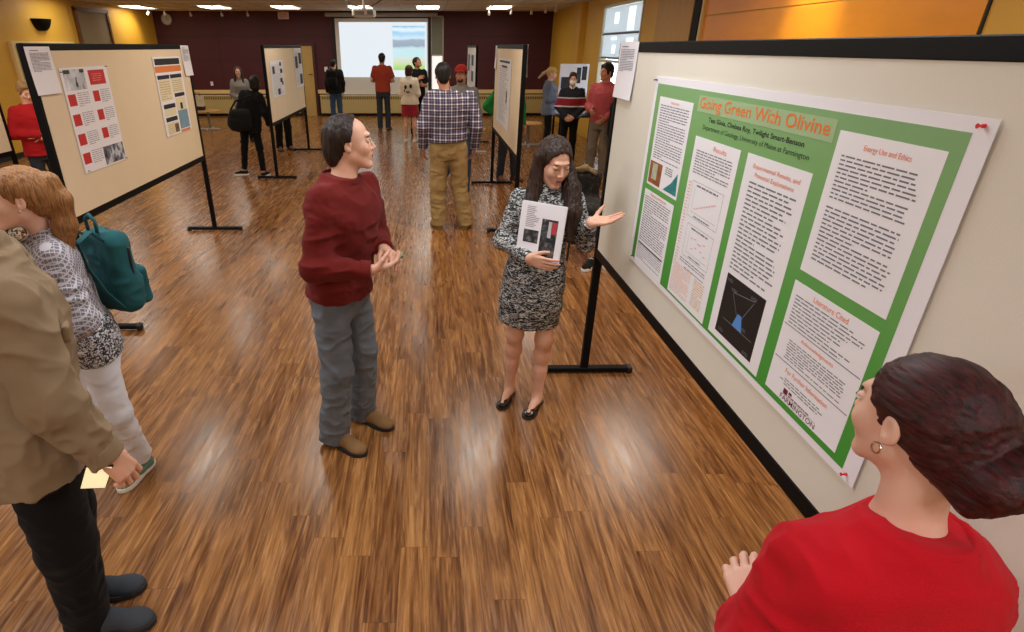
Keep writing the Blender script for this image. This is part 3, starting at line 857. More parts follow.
head('C', 'Results', 2.10, 1.668, .10, .017)
body('C', 2.285, 1.56, 1.985, 1.650, 9, 6)
def chart(y0, z0, y1, z1, seed):
    mb = MB(); a0, a1 = U(y0), U(y1); t_ = .0012
    for r in ((a0, z0, a1, z0 + t_), (a0, z1 - t_, a1, z1), (a0, z0, a0 + t_, z1), (a1 - t_, z0, a1, z1), (a0 + .03, z0 + .02, a1 - .02, z0 + .021), (a0 + .03, z0 + .02, a0 + .031, z1 - .025)):
        S.rect(mb, *r, .0036)
    S.lines(mb, a0 + .04, z1 - .018, a1 - .04, z1 - .008, 1, .0036, seed, fill=.6); S.lines(mb, a0 + .06, z0 + .004, a1 - .06, z0 + .012, 1, .0036, seed, fill=.6)
    mb.build('chart', M_ink, PP['C'])
    mb = MB(); n = 9
    for i in range(n):
        a = a0 + .05 + (a1 - a0 - .09) * i / n; h_ = z0 + .035 + (z1 - z0 - .08) * (i / n if seed % 2 else abs(math.sin(i * 1.3 + seed)))
        S.rect(mb, a, h_, a + .018, h_ + .0025, .0037)
    mb.build('chart_points', mat('pale_red_print', (214, 120, 120), .8), PP['C'])
chart(2.265, 1.40, 2.005, 1.535, 1); chart(2.24, 1.245, 2.01, 1.375, 2)
S2 = MB()
S.lines(S2, U(2.30), 1.20, U(2.275), 1.53, 26, .0036, 8, fill=.3); S2.build('text_lines', mat('peach_print', (236, 176, 140), .8), PP['C'])
body('C', 2.25, 1.215, 2.01, 1.235, 2, 9)
mb = MB(); S.lines(mb, U(2.30), 1.075, U(2.12), 1.20, 16, .0036, 10, fill=.35); mb.build('text_lines', mat('peach_print', (0, 0, 0)), PP['C'])
mb = MB(); S.lines(mb, U(2.09), 1.085, U(2.0), 1.195, 12, .0036, 11, fill=.4); mb.build('text_lines', mat('ochre_print', (220, 180, 110), .8), PP['C'])
body('C', 2.20, 1.198, 2.02, 1.206, 1, 13, m=M_inkd)
head('D', 'Experimental Results, and', 1.735, 1.660, .255, .018); head('D', 'Potential Explanations', 1.735, 1.635, .215, .018)
body('D', 1.865, 1.32, 1.60, 1.618, 22, 14, indent=.16)
S.sheet('star_chart', U(1.864), 1.088, U(1.615), 1.304, .0031, .0036, mat('chart_black', (16, 17, 20), .5), PP['D'])
mb = MB()
def seg(mb, a0, b0, a1, b1, t_=.0022, d=.0041):
    v = Vector((a1 - a0, b1 - b0)).normalized(); nx, ny = -v.y * t_ / 2, v.x * t_ / 2
    mb.poly([S.P(a0 + nx, b0 + ny, d), S.P(a0 - nx, b0 - ny, d), S.P(a1 - nx, b1 - ny, d), S.P(a1 + nx, b1 + ny, d)])
seg(mb, U(1.83), 1.15, U(1.635), 1.15); seg(mb, U(1.80), 1.255, U(1.67), 1.275); seg(mb, U(1.80), 1.25, U(1.745), 1.185); seg(mb, U(1.67), 1.27, U(1.72), 1.19)
for yy, zz in ((1.84, 1.285), (1.80, 1.262), (1.68, 1.282), (1.70, 1.165), (1.83, 1.105), (1.655, 1.10)):
    S.lines(mb, U(yy) - .015, zz - .006, U(yy) + .02, zz + .006, 2, .0041, 4)
mb.build('chart_lines', mat('chart_grey', (120, 124, 130), .7), PP['D'])
MB().poly([S.P(U(1.765), 1.15, .0042), S.P(U(1.70), 1.15, .0042), S.P(U(1.72), 1.20, .0042), S.P(U(1.745), 1.20, .0042)]).build('blue_shape', mat('chart_blue', (84, 142, 214), .6), PP['D'])
head('E', 'Energy Use and Ethics', 1.33, 1.783, .15, .017)
body('E', 1.475, 1.65, 1.205, 1.762, 11, 15, indent=.08); body('E', 1.475, 1.485, 1.205, 1.635, 14, 16, indent=.10)
head('F', 'Literature Cited', 1.345, 1.393, .14, .016)
mb = MB(); S.lines(mb, U(1.49), 1.29, U(1.20), 1.38, 9, .0036, 17, fill=.32, indent=.3); 
S.rect(mb, U(1.505), 1.284, U(1.18), 1.2865, .0036); S.rect(mb, U(1.505), 1.18, U(1.18), 1.1825, .0036)
S.lines(mb, U(1.47), 1.19, U(1.215), 1.252, 8, .0036, 18, center=True); S.lines(mb, U(1.47), 1.118, U(1.24), 1.142, 3, .0036, 19, center=True, indent=.2)
mb.build('text_lines', M_ink, PP['F'])
head('F', 'Acknowledgments', 1.345, 1.267, .14, .015); head('F', 'For Further Information', 1.345, 1.162, .19, .015)
m_far = mat('maroon_print', (104, 22, 50), .7)
text_mesh('FARMINGTON', .165, S.P(U(1.35), 1.084, 0), S.u, S.v, S.n, m_far, PP['F'], 'university_name', .016, ext=.0037, bold=.004)
mb = MB(); S.lines(mb, U(1.40), 1.097, U(1.30), 1.102, 1, .0036, 3, fill=.7)
S.rect(mb, U(1.425), 1.096, U(1.405), 1.112, .0036); S.rect(mb, U(1.40), 1.104, U(1.385), 1.112, .0036); S.rect(mb, U(1.425), 1.094, U(1.27), 1.0950, .0036)
mb.build('university_emblem', m_far, PP['F'])
S.sheet('title_band', U(2.347), 1.779, U(1.525), 1.835, .0026, .0031, mat('pale_green_band', (160, 188, 142), .6), po)
text_mesh('Going Green With Olivine', .785, S.P(U(1.937), 1.806, 0), S.u, S.v, S.n, mat('title_orange', (236, 122, 48), .7), po, 'title_lettering', .050, ext=.0037, bold=.006)
text_mesh('Tess Gioia, Chelsea Roy, Twilight Smart-Benson', .60, S.P(U(1.935), 1.757, 0), S.u, S.v, S.n, M_inkd, po, 'author_lettering', .021, ext=.0033, bold=.012)
text_mesh('Department of Geology, University of Maine at Farmington', .67, S.P(U(1.935), 1.728, 0), S.u, S.v, S.n, mat('dark_green_print', (30, 62, 34), .8), po, 'department_lettering', .021, ext=.0033)
child_of(po)
def pin(p, n, m, lab, name='push_pin'):
    p = Vector(p); n = Vector(n)
    o = MB().tube([p, p + n * .004, p + n * .005, p + n * .012, p + n * .014], [.004, .004, .0025, .0025, .0048], 10).build(name, m, loc=tuple(p))
    tag(o, lab, 'push pin')
m_red = mat('red_plastic', (216, 40, 52), .4)
pin((SX - .0025, 1.117, 1.868), (-1, 0, 0), m_red, 'red push pin at the top right corner of the green poster')
pin((SX - .0025, 1.119, 1.050), (-1, 0, 0), m_red, 'red push pin at the bottom right corner of the green poster')
pin((SX - .0025, 2.815, 1.866), (-1, 0, 0), mat('navy_plastic', (38, 38, 90), .4), 'dark blue push pin at the top left corner of the green poster')
pin((SX - .0025, 2.765, 1.058), (-1, 0, 0), mat('navy_plastic', (38, 38, 90), .4), 'dark blue push pin at the bottom left corner of the green poster')

def note(o, u, n, w_, h_, lab, lines=14, seed=1, title=True):
    """printed sheet hanging at a board end; o = top-left corner"""
    s = Sheet(o, u, n); r = empty('printed_note', tuple(o)); tag(r, lab, 'paper notice')
    mb = MB(); k = 8; A = []
    rings = []
    for i in range(k + 1):
        t_ = i / k; d = .002 + .010 * t_ * t_
        rings.append([s.P(0, -h_ * t_, d), s.P(w_, -h_ * t_, d), s.P(w_, -h_ * t_, d - .0008), s.P(0, -h_ * t_, d - .0008)])
    mb.loft(rings); mb.build('sheet', M_paper, r)
    mb = MB()
    if title: s.rect(mb, w_ * .15, -h_ * .09, w_ * .5, -h_ * .075, .0045)
    s.lines(mb, w_ * .12, -h_ * .52, w_ * .88, -h_ * .12, lines, .0058, seed, fill=.4); mb.build('text_lines', M_ink, r)
    child_of(r)
note((SX, 3.43, 2.022), (0, -1, 0), (-1, 0, 0), .295, .27, 'white printed notice hanging at the far end of the near right board', seed=31)
LX = -2.552
note((LX, 4.11, 2.0), (0, 1, 0), (1, 0, 0), .275, .29, 'white printed notice at the near left corner of the left board', seed=32)
note((LX, 6.70, 2.01), (0, 1, 0), (1, 0, 0), .22, .29, 'white printed notice at the far right corner of the left board', seed=33)

# --- red and white poster on the left board
S = Sheet((LX, 4.43, 0), (0, 1, 0), (1, 0, 0)); U2 = lambda y: y - 4.43
p2 = empty('infographic_poster', (LX, 4.75, 1.13)); tag(p2, 'white poster with red blocks and photographs on the left board', 'poster')
S.sheet('paper', 0, 1.145, U2(5.085), 1.865, .001, .002, M_paper, p2)
m_rb = mat('red_block_print', (196, 44, 44), .7, var=.12, vscale=50)
m_ph = mat_noise2('snow_photo', [(.3, (80, 86, 70)), (.42, (170, 178, 184)), (.6, (214, 218, 226)), (.8, (240, 242, 246))], 14, 4)
S.sheet('photograph', U2(4.465), 1.715, U2(4.742), 1.852, .002, .0026, m_ph, p2)
mb = MB(); S.rect(mb, .04, 1.825, .12, 1.85, .003); S.rect(mb, .25, 1.828, .31, 1.852, .003); S.rect(mb, .165, 1.735, .195, 1.765, .003); S.rect(mb, .175, 1.765, .19, 1.80, .003); mb.build('photo_figures', mat('photo_dark', (58, 62, 48), .7), p2)
S.sheet('red_block', U2(4.795), 1.738, U2(5.033), 1.84, .002, .0026, m_rb, p2)
mb = MB(); S.lines(mb, U2(4.82), 1.76, U2(5.0), 1.82, 4, .0031, 3, center=True, indent=.2); mb.build('text_lines', mat('pale_red_b', (226, 130, 124), .7), p2)
mbt = MB()
for r in range(4):
    zt_ = 1.69 - r * .135
    S.sheet('red_block', U2(4.455), zt_ - .078, U2(4.555), zt_, .002, .0026, m_rb, p2)
    S.lines(mbt, U2(4.58), zt_ - .09, U2(4.74), zt_ + .01, 7, .0031, r + 40, fill=.35)
    if r < 3:
        S.sheet('red_block', U2(4.80), zt_ - .070, U2(4.89), zt_ + .006, .002, .0026, m_rb, p2)
        S.lines(mbt, U2(4.91), zt_ - .085, U2(5.06), zt_ + .015, 7, .0031, r + 50, fill=.35)
mbt.build('text_lines', mat('grey_print', (150, 150, 156), .8), p2)
S.sheet('photograph', U2(4.75), 1.155, U2(5.075), 1.29, .002, .0026, mat_noise2('people_photo', [(.35, (40, 40, 48)), (.5, (120, 126, 140)), (.62, (206, 212, 222)), (.75, (170, 150, 70))], 16, 3), p2)
child_of(p2)
for y_, z_, l in ((4.44, 1.84, 'top left'), (5.07, 1.86, 'top right'), (4.47, 1.16, 'bottom left'), (5.07, 1.155, 'bottom right')):
    pin((LX + .0025, y_, z_), (1, 0, 0), M_blackm, 'black push pin at the %s corner of the red and white poster' % l)
# --- cream and orange poster
S = Sheet((LX, 5.97, 0), (0, 1, 0), (1, 0, 0))
p3 = empty('newsletter_poster', (LX, 6.3, 1.2)); tag(p3, 'tall poster with black and orange header bands at the far end of the left board', 'poster')
S.sheet('paper', 0, 1.20, .66, 1.912, .001, .002, M_paper, p3)
mb = MB()
for r in ((.03, 1.84, .63, 1.895), (.03, 1.715, .31, 1.75), (.33, 1.715, .62, 1.75), (.36, 1.54, .62, 1.575), (.05, 1.45, .33, 1.49), (.05, 1.33, .33, 1.37), (.46, 1.42, .52, 1.48)): S.rect(mb, *r, .0031)
mb.build('black_bands', mat('band_black', (34, 36, 44), .7), p3)
mb = MB(); S.rect(mb, .01, 1.775, .64, 1.83, .0031); S.rect(mb, .37, 1.205, .62, 1.225, .0031); mb.build('orange_band', mat('band_orange', (222, 128, 62), .7), p3)
mb = MB()
for r in ((.03, 1.52, .31, 1.71), (.33, 1.58, .62, 1.71), (.36, 1.40, .62, 1.53), (.05, 1.38, .33, 1.445), (.05, 1.21, .33, 1.32)): S.rect(mb, *r, .0028)
mb.build('cream_blocks', mat('cream_block', (226, 214, 178), .7), p3)
mb = MB(); S.lines(mb, .05, 1.53, .30, 1.70, 8, .0033, 61, fill=.3); S.lines(mb, .35, 1.59, .60, 1.70, 6, .0033, 62, fill=.3); S.lines(mb, .07, 1.22, .22, 1.31, 5, .0033, 63, fill=.3); mb.build('text_lines', mat('tan_print', (176, 162, 120), .8), p3)
S.sheet('blue_picture', .37, 1.235, .62, 1.41, .0031, .0036, mat('picture_blue', (120, 154, 172), .6, var=.15, vscale=30), p3)
S.sheet('small_photograph', .23, 1.22, .33, 1.30, .0031, .0036, mat('photo_brown', (110, 86, 50), .6, var=.4, vscale=40), p3)
child_of(p3)
# --- sheets on the farther boards
def simple_poster(o, u, n, w_, h_, lab, blocks, seed):
    s = Sheet(o, u, n); r = empty('pinned_poster', tuple(o)); tag(r, lab, 'poster')
    s.sheet('paper', 0, -h_, w_, 0, .001, .002, mat('poster_grey_white', (226, 226, 230), .75), r)
    mb = MB(); s.lines(mb, w_ * .1, -h_ * .93, w_ * .9, -h_ * .1, 24, .0031, seed, fill=.3, indent=.3); mb.build('text_lines', mat('grey_print_b', (170, 170, 176), .8), r)
    for a0, b0, a1, b1 in blocks:
        mb = MB(); s.rect(mb, w_ * a0, -h_ * b1, w_ * a1, -h_ * b0, .0036); mb.build('dark_picture', mat('pic_dark', (48, 52, 62), .7, var=.3, vscale=12), r)
    child_of(r)
S2X = -2.531 + .022
simple_poster((S2X, 10.2, 1.79), (0, 1, 0), (1, 0, 0), .9, .55, 'white poster with small dark pictures on the second left board', ((.12, .15, .3, .35), (.7, .05, .85, .16), (.72, .24, .9, .36), (.66, .5, .85, .62), (.78, .6, .9, .7), (.4, .78, .6, .95)), 71)
simple_poster((S2X, 12.1, 1.97), (0, 1, 0), (1, 0, 0), .72, .69, 'tall white poster with dark pictures at the far end of the second left board', ((.08, .2, .4, .5), (.55, .12, .92, .4), (.55, .66, .9, .92)), 72)
simple_poster((1.008, 8.95, 1.86), (0, -1, 0), (-1, 0, 0), 1.35, .82, 'white text poster on the board behind the woman in the knit dress', ((.72, .45, .8, .62), (.1, .03, .9, .06), (.3, .1, .7, .13)), 73)
note((1.008, 9.44, 2.01), (0, -1, 0), (-1, 0, 0), .2, .3, 'small notice at the far top corner of the middle-distance board', seed=75)
note((1.06, 6.76, 2.02), (0, 1, 0), (1, 0, 0), .22, .32, 'white sheet hanging behind the near end of the middle-distance board', seed=76)
simple_poster((1.058, 16.5, 1.9), (0, -1, 0), (-1, 0, 0), 2.2, .75, 'white poster with grey pictures on the farthest board', ((.05, .1, .3, .6), (.6, .1, .9, .4), (.6, .55, .9, .85)), 74)

# ------------------------------------------------------------------ people
def ellmesh(c, r, R=None, seg=14, rg=9):
    R = np.eye(3) if R is None else R; P = []; Q = []
    for i in range(rg + 1):
        t = PI * (i + .02 * (i == 0) - .02 * (i == rg)) / rg
        for j in range(seg):
            a = 2 * PI * j / seg
            P.append(V3(c) + R @ (V3(r) * V3((math.sin(t) * math.cos(a), math.sin(t) * math.sin(a), math.cos(t)))))
    for i in range(rg):
        for j in range(seg):
            a = i * seg + j; b = i * seg + (j + 1) % seg; Q.append((a, a + seg, b + seg, b))
    return np.array(P), np.array(Q)

def rcc(a, b, r1, r2, ext=0.0):
    """round cone with a flat end at b"""
    a = V3(a); b = V3(b); p = rc(a, b, r1, r2); d = unit(b - a); f0 = p.f
    return Prim(p.lo, p.hi, lambda x, y, z: np.maximum(f0(x, y, z), (x - b[0]) * d[0] + (y - b[1]) * d[1] + (z - b[2]) * d[2] - ext))

def rotz(a): return np.array([[math.cos(a), -math.sin(a), 0], [math.sin(a), math.cos(a), 0], [0, 0, 1]])
def rotx(a): return np.array([[1, 0, 0], [0, math.cos(a), -math.sin(a)], [0, math.sin(a), math.cos(a)]])
def roty(a): return np.array([[math.cos(a), 0, math.sin(a)], [0, 1, 0], [-math.sin(a), 0, math.cos(a)]])

def head_prims(T, R, s, nb, fem=False):
    """T maps head-frame points to local; nb = neck base point"""
    E = lambda c, r: ell(T(c), V3(r) * s, R)
    C = lambda a, b, r1, r2: rc(T(a), T(b), r1 * s, r2 * s)
    L = [('u', E((0, -.018, .030), (.074, .094, .083)), 0),
         ('u', E((0, .018, -.028), (.060, .068, .085)), .02),
         ('u', E((0, .062, -.060), (.027, .028, .026)), .02)]
    jr = .017 if fem else .021
    for q in (-1, 1):
        L += [('u', C((q * .043, -.002, -.055), (q * .016, .060, -.098), jr, jr * .85), .02),
              ('u', E((q * .034, .056, -.024), (.022, .024, .024)), .02),
              ('u', C((q * .032, .074, .030), (q * .010, .080, .028), .008 if fem else .010, .009), .012)]
    L += [('u', C((-.008, .070, -.100), (.008, .070, -.100), .014, .014), .015),
          ('u', C((0, .080, .014), (0, .1005, -.026), .0065, .0095), .010)]
    for q in (-1, 1):
        L += [('u', E((q * .0105, .089, -.031), (.0075, .011, .007)), .006),
              ('s', E((q * .031, .094, .008), (.016, .012, .0095)), .010),
              ('u', E((q * .031, .0745, .0115), (.0140, .0120, .0060)), .004),
              ('u', E((q * .0735, -.014, -.006), (.0075, .0160, .0285)), .005),
              ('u', E((q * .0735, -.008, -.024), (.0060, .0080, .0120)), .004),
              ('s', E((q * .0815, -.009, -.001), (.0065, .0085, .0165)), .003)]
    L += [('s', C((-.019, .0925, -.0605), (.019, .0925, -.0605), .0018, .0018), .004)]
    nr = .048 if fem else .056
    L += [('u', rc(T((0, -.030, -.045)), nb, nr * s, nr * 1.08 * s), .025)]
    return L

def hair_prims(T, R, s, style):
    E = lambda c, r: ell(T(c), V3(r) * s, R)
    C = lambda a, b, r1, r2: rc(T(a), T(b), r1 * s, r2 * s)
    Bx = lambda c, h, r=.02: rbox(T(c), V3(h) * s, r * s, R)
    L = []
    if style in ('short', 'messy'):
        k = .088 if style == 'short' else .094
        L = [('u', E((0, -.020, .036), (k - .004, .104, k + .003)), 0), ('u', E((0, -.07, -.03), (.060, .045, .062)), .03)]
        if style == 'messy': L += [('u', E((0, .035, .085), (.065, .05, .035)), .02), ('u', E((.03, -.02, .11), (.04, .05, .025)), .02)]
        L += [('s', E((0, .10, -.045), (.100, .085, .125)), .008)]
    elif style == 'receding':
        L = [('u', E((0, -.026, .034), (.086, .104, .092)), 0), ('u', E((0, -.080, -.035), (.068, .050, .075)), .03),
             ('s', E((0, .110, .004), (.108, .145, .126)), .010)]
    elif style == 'long':
        L = [('u', E((0, -.020, .034), (.085, .104, .090)), 0), ('u', E((0, -.055, -.04), (.082, .06, .10)), .03), ('s', E((0, .108, -.035), (.096, .098, .128)), .008)]
    elif style == 'bob':
        L = [('u', E((0, -.020, .034), (.090, .108, .092)), 0), ('u', E((0, -.045, -.05), (.090, .07, .10)), .03), ('s', E((0, .105, -.045), (.088, .072, .122)), .008)]
    elif style in ('ponytail', 'bun'):
        L = [('u', E((0, -.022, .034), (.080, .100, .087)), 0), ('u', E((0, -.065, -.01), (.066, .050, .07)), .03), ('s', E((0, .11, -.045), (.105, .098, .130)), .008)]
    if style not in ('long', 'bob'):
        for q in (-1, 1):
            L += [('s', E((q * .085, -.008, -.022), (.022, .024, .034)), .008)]
        L += [('s', Bx((0, .075, -.115), (.13, .085, .075)), .012), ('s', Bx((0, -.03, -.19), (.13, .13, .08)), .02)]
    else:
        L += [('s', Bx((0, .075, -.125), (.052, .085, .11)), .015)]
    return L

def finger_chain(p, D, N, lens, rads, angs, L, k=.004):
    """angs: cumulative bend from D towards N (radians)"""
    for l, (r1, r2), a in zip(lens, rads, angs):
        d = D * math.cos(a) + N * math.sin(a); q = p + d * l
        L.append(('u', rc(p, q, r1, r2), k)); p = q
    return p

def hand_prims(W, D, N, right, s, curl=(.35, .4, .45, .5), spread=.06, thumb=(.55, .8, .25), tb=.25, elbow=None):
    """W wrist, D along the hand, N out of the palm; curl: bend per knuckle for index..little"""
    W = V3(W); D = unit(D); N = unit(V3(N) - D * (V3(N) @ D)); T = np.cross(D, N) if right else np.cross(N, D)
    L = []
    kn = [(.030, .086), (.010, .091), (-.011, .087), (-.030, .078)]
    for i, (t, l) in enumerate(kn):
        a = W + T * t * .62 * s + D * .008 * s; b = W + T * t * s + D * l * s
        L.append(('u', rc(a, b, .0165 * s, .0115 * s), .012 * s))
    L.append(('u', ell(W + T * .022 * s + D * .036 * s + N * .008 * s, V3((.018, .032, .015)) * s, np.stack([T, D, N], 1)), .010 * s))
    ln = [(.042, .026, .020), (.047, .030, .021), (.043, .028, .020), (.034, .021, .018)]
    for i, (t, l) in enumerate(kn):
        p = W + T * t * s + D * l * s; c = curl[i]
        Di = unit(D + T * (1.5 - i) * spread)
        finger_chain(p, Di, N, [q * s for q in ln[i]], [(.0098 * s, .0088 * s), (.0088 * s, .0080 * s), (.0080 * s, .0066 * s)], [c * .7, c * 1.7, c * 2.4], L)
    p = W + T * .026 * s + D * .026 * s + N * .006 * s
    d1 = unit(D * thumb[0] + T * thumb[1] + N * thumb[2])
    q = p + d1 * .040 * s; L.append(('u', rc(p, q, .0145 * s, .0118 * s), .008))
    d2 = unit(d1 + (D * .5 - T * .4 + N * .3) * tb * 2); q2 = q + d2 * .032 * s; L.append(('u', rc(q, q2, .0112 * s, .0100 * s), .003))
    d3 = unit(d2 + (D * .5 - T * .4 + N * .3) * tb * 1.2); q3 = q2 + d3 * .022 * s; L.append(('u', rc(q2, q3, .0098 * s, .0078 * s), .003))
    if elbow is not None:
        E_ = V3(elbow); m_ = W + (E_ - W) * .75
        L.append(('u', rc(m_, W, .040 * s, .0255 * s), .018))
    return L

def sole_mesh(A, f, s, z0=0.0, z1=.02, grow=1.0):
    r = V3((f[1], -f[0], 0)); out = []
    prof = [(-.080, .0), (-.074, .022), (-.055, .034), (-.02, .036), (.03, .034), (.08, .042), (.13, .049), (.17, .046), (.198, .034), (.213, .016), (.217, 0)]
    pts = [(w, y) for y, w in prof] + [(-w, y) for y, w in reversed(prof[1:-1])]
    R = []
    for z, g in ((z0, .97), (z0 + .004, 1.0), (z1 - .003, 1.0), (z1, .98)):
        R.append([tuple(A + r * x * s * grow * g + V3(f) * ((y - .07) * grow * g + .07) * s + V3((0, 0, z))) for x, y in pts])
    return MB().loft([ring[::-1] for ring in R])

def shoe(A, f, s, kind, m, msole, parent, h=.0055):
    """A: point on the ground below the ankle; f: unit toe direction"""
    A = V3((A[0], A[1], 0)); f = unit((f[0], f[1], 0)); r = V3((f[1], -f[0], 0)); Z = V3((0, 0, 1))
    T = lambda p: A + (r * p[0] + f * p[1] + Z * p[2]) * s
    Rm = np.stack([r, f, Z], 1)
    if kind == 'flat':
        L = [('u', rc(T((0, -.04, .024)), T((0, .06, .022)), .036 * s, .038 * s), 0), ('u', rc(T((0, .06, .022)), T((0, .14, .016)), .038 * s, .036 * s), .02),
             ('u', ell(T((0, .158, .017)), V3((.044, .056, .022)) * s, Rm), .015),
             ('s', ell(T((0, .020, .064)), V3((.034, .090, .052)) * s, Rm), .004)]
    else:
        hi = .10 if kind == 'sneaker_high' else .075
        L = [('u', rc(T((0, -.035, .038)), T((0, .05, .044)), .037 * s, .039 * s), 0), ('u', rc(T((0, .05, .044)), T((0, .14, .032)), .039 * s, .037 * s), .02),
             ('u', ell(T((0, .160, .028)), V3((.046, .055, .030)) * s, Rm), .02), ('u', rcc(T((0, -.015, .05)), T((0, -.015, hi)), .043 * s, .041 * s), .02),
             ('u', rc(T((0, .02, .075)), T((0, .09, .058)), .024 * s, .026 * s), .02)]
    L += [('s', rbox(T((0, .05, -.05)), V3((.2, .3, .064)), .002, Rm), .003)]
    o = sdf_obj('shoe', L, h, m, parent)
    b = sole_mesh(A, f, s, 0, .026 if kind != 'flat' else .012, 1.02).build('sole', msole, o, smooth=False)
    if kind.startswith('sneaker'):
        t = MB()
        for i in range(5):
            y = .045 + i * .018; z = .098 - i * .0078
            p = [T((-.024, y, z - .012)), T((0, y + .004, z + .003)), T((.024, y, z - .012))]
            t.tube(p, .0032 * s, 6)
        t.build('laces', M_white, o)
        tc_ = sdf_obj('toe_cap', [('u', ell(T((0, .168, .026)), V3((.045, .047, .028)) * s, Rm), 0), ('s', rbox(T((0, .05, -.05)), V3((.2, .3, .066)), .002, Rm), .003), ('s', rbox(T((0, .03, .05)), V3((.1, .125, .1)), .002, Rm), .003)], h, M_white, o)
    return o

MALE = [(-.20, 0, .176, .124), (0, 0, .172, .122), (.25, .004, .165, .120), (.5, .006, .176, .128), (.70, .004, .190, .132), (.82, -.004, .190, .118), (.90, -.012, .160, .098), (.97, -.016, .105, .080), (1.03, -.016, .072, .070)]
FEM = [(-.20, 0, .176, .126), (0, 0, .170, .120), (.28, .002, .138, .102), (.5, .008, .148, .116), (.68, .014, .158, .128), (.82, 0, .158, .106), (.90, -.008, .128, .086), (.97, -.012, .082, .068), (1.03, -.012, .058, .058)]

def person(base, fwd, H, label, sp):
    s = H / 1.75; fem = sp.get('fem', False); h0, hh, hc = sp.get('lod', (.0034, .0028, .0065))
    fwd = unit((fwd[0], fwd[1], 0)); ang = math.atan2(-fwd[0], fwd[1]); Ri = rotz(-ang); base = V3((base[0], base[1], sp.get('z', 0)))
    def loc(w): return Ri @ (V3(w) - base)
    def dirl(w): return Ri @ V3(w)
    J = dict(pel=(0, 0, .95), neck=(0, -.01, 1.475), head=(0, .02, 1.632), shR=(.170, -.01, 1.41), shL=(-.170, -.01, 1.41), elR=(.235, -.03, 1.12), elL=(-.235, -.03, 1.12),
             wrR=(.235, .05, .87), wrL=(-.235, .05, .87), hipR=(.088, 0, .90), hipL=(-.088, 0, .90), knR=(.10, .025, .50), knL=(-.10, .025, .50), anR=(.11, -.02, .085), anL=(-.11, -.02, .085))
    if fem:
        for k in ('shR', 'shL'): J[k] = (J[k][0] * .86, J[k][1], J[k][2])
        for k in ('elR', 'elL', 'wrR', 'wrL'): J[k] = (J[k][0] * .9, J[k][1], J[k][2])
    J = {k: V3(v) * s for k, v in J.items()}
    for k, v in sp.get('J', {}).items(): J[k] = V3(v) * s
    for k, v in sp.get('W', {}).items(): J[k] = loc(v)
    u = unit(J['shR'] - J['shL']); uh = unit(J['hipR'] - J['hipL'])
    w = unit(J['neck'] - J['pel']); um = unit(u + uh); fr = unit(np.cross(w, um))
    skin = sp.get('skin', mat_skin('skin_light', (222, 168, 140)))
    R = rotz(sp.get('hyaw', 0)) @ rotx(-sp.get('hpitch', 0)) @ roty(sp.get('hroll', 0))
    hs = s * sp.get('hscale', 1.0)
    T = lambda p: J['head'] + R @ (V3(p) * hs)
    nb = J['neck'] + w * -.02
    # ---- body: one mesh of skin (head, neck, trunk, arms, hands, legs)
    parts = []
    hp = head_prims(T, R, hs, nb, fem)
    hp += [('u', rc(nb, J['neck'] - w * .07, .055 * s, .075 * s), .03), ('u', rc(J['neck'] - w * .06, J['shR'] - u * .05 * s, .045 * s, .035 * s), .03), ('u', rc(J['neck'] - w * .06, J['shL'] + u * .05 * s, .045 * s, .035 * s), .03)]
    parts.append(sdf_data(hp, h0))
    for sd, q in (('R', 1), ('L', -1)):
        if sp.get('no' + sd): continue
        el, wr = J['el' + sd], J['wr' + sd]
        hd = sp.get('hand' + sd, {})
        D = dirl(hd['D']) if 'D' in hd else unit(unit(wr - el) + V3((0, .15, 0)))
        N = dirl(hd['N']) if 'N' in hd else V3((-q, .15, 0))
        kw = {k: v for k, v in hd.items() if k in ('curl', 'spread', 'thumb', 'tb')}
        parts.append(sdf_data(hand_prims(wr, D, N, sd == 'R', s * (.93 if fem else 1.0), elbow=el, **kw), hh))
    trunk = [('u', loft([(J['pel'] + (J['neck'] - J['pel']) * f + fr * o * s, a * s - .02, b * s - .02) for f, o, a, b in (FEM if fem else MALE)], um, fr), 0)]
    for sd in 'RL':
        trunk += [('u', rc(J['sh' + sd], J['el' + sd], .040 * s, .034 * s), .02)]
        if not sp.get('no' + sd): trunk += [('u', rc(J['el' + sd], J['el' + sd] + (J['wr' + sd] - J['el' + sd]) * .5, .034 * s, .030 * s), .02)]
        if not sp.get('bare_legs'):
            trunk += [('u', rc(J['hip' + sd], J['kn' + sd], .07 * s, .045 * s), .02), ('u', rc(J['kn' + sd], J['an' + sd], .045 * s, .034 * s), .02)]
    parts.append(sdf_data(trunk, .017))
    feet = {}
    for sd in 'RL':
        fd = sp.get('foot' + sd)
        feet[sd] = unit(dirl((fd[0], fd[1], 0))) if fd is not None else unit((.18 if sd == 'R' else -.18, 1, 0))
    if sp.get('bare_legs'):
        for sd in 'RL':
            hip, kn, an = J['hip' + sd], J['kn' + sd], J['an' + sd]; f = feet[sd]
            back = -fr
            calf = kn + (an - kn) * .30 + back * .018 * s
            L = [('u', rc(hip, kn, .078 * s, .047 * s), 0), ('u', rc(kn, calf, .044 * s, .046 * s), .05), ('u', rc(calf, kn + (an - kn) * .62 + back * .008 * s, .046 * s, .036 * s), .05), ('u', rc(kn + (an - kn) * .55, an, .038 * s, .031 * s), .03),
                 ('u', rc(an, V3((an[0], an[1], .035)) - f * .035 * s, .032 * s, .026 * s), .02), ('u', rc(V3((an[0], an[1], .05 * s)), V3((an[0], an[1], .022)) + f * .15 * s, .034 * s, .020 * s), .02),
                 ('u', ell(kn + fr * .012 * s, V3((.034, .034, .05)) * s), .04)]
            parts.append(sdf_data(L, .0055))
    body = data_obj('person', parts, skin, None)
    body.location = tuple(base); body.rotation_euler = (0, 0, ang)
    tag(body, label, 'person')
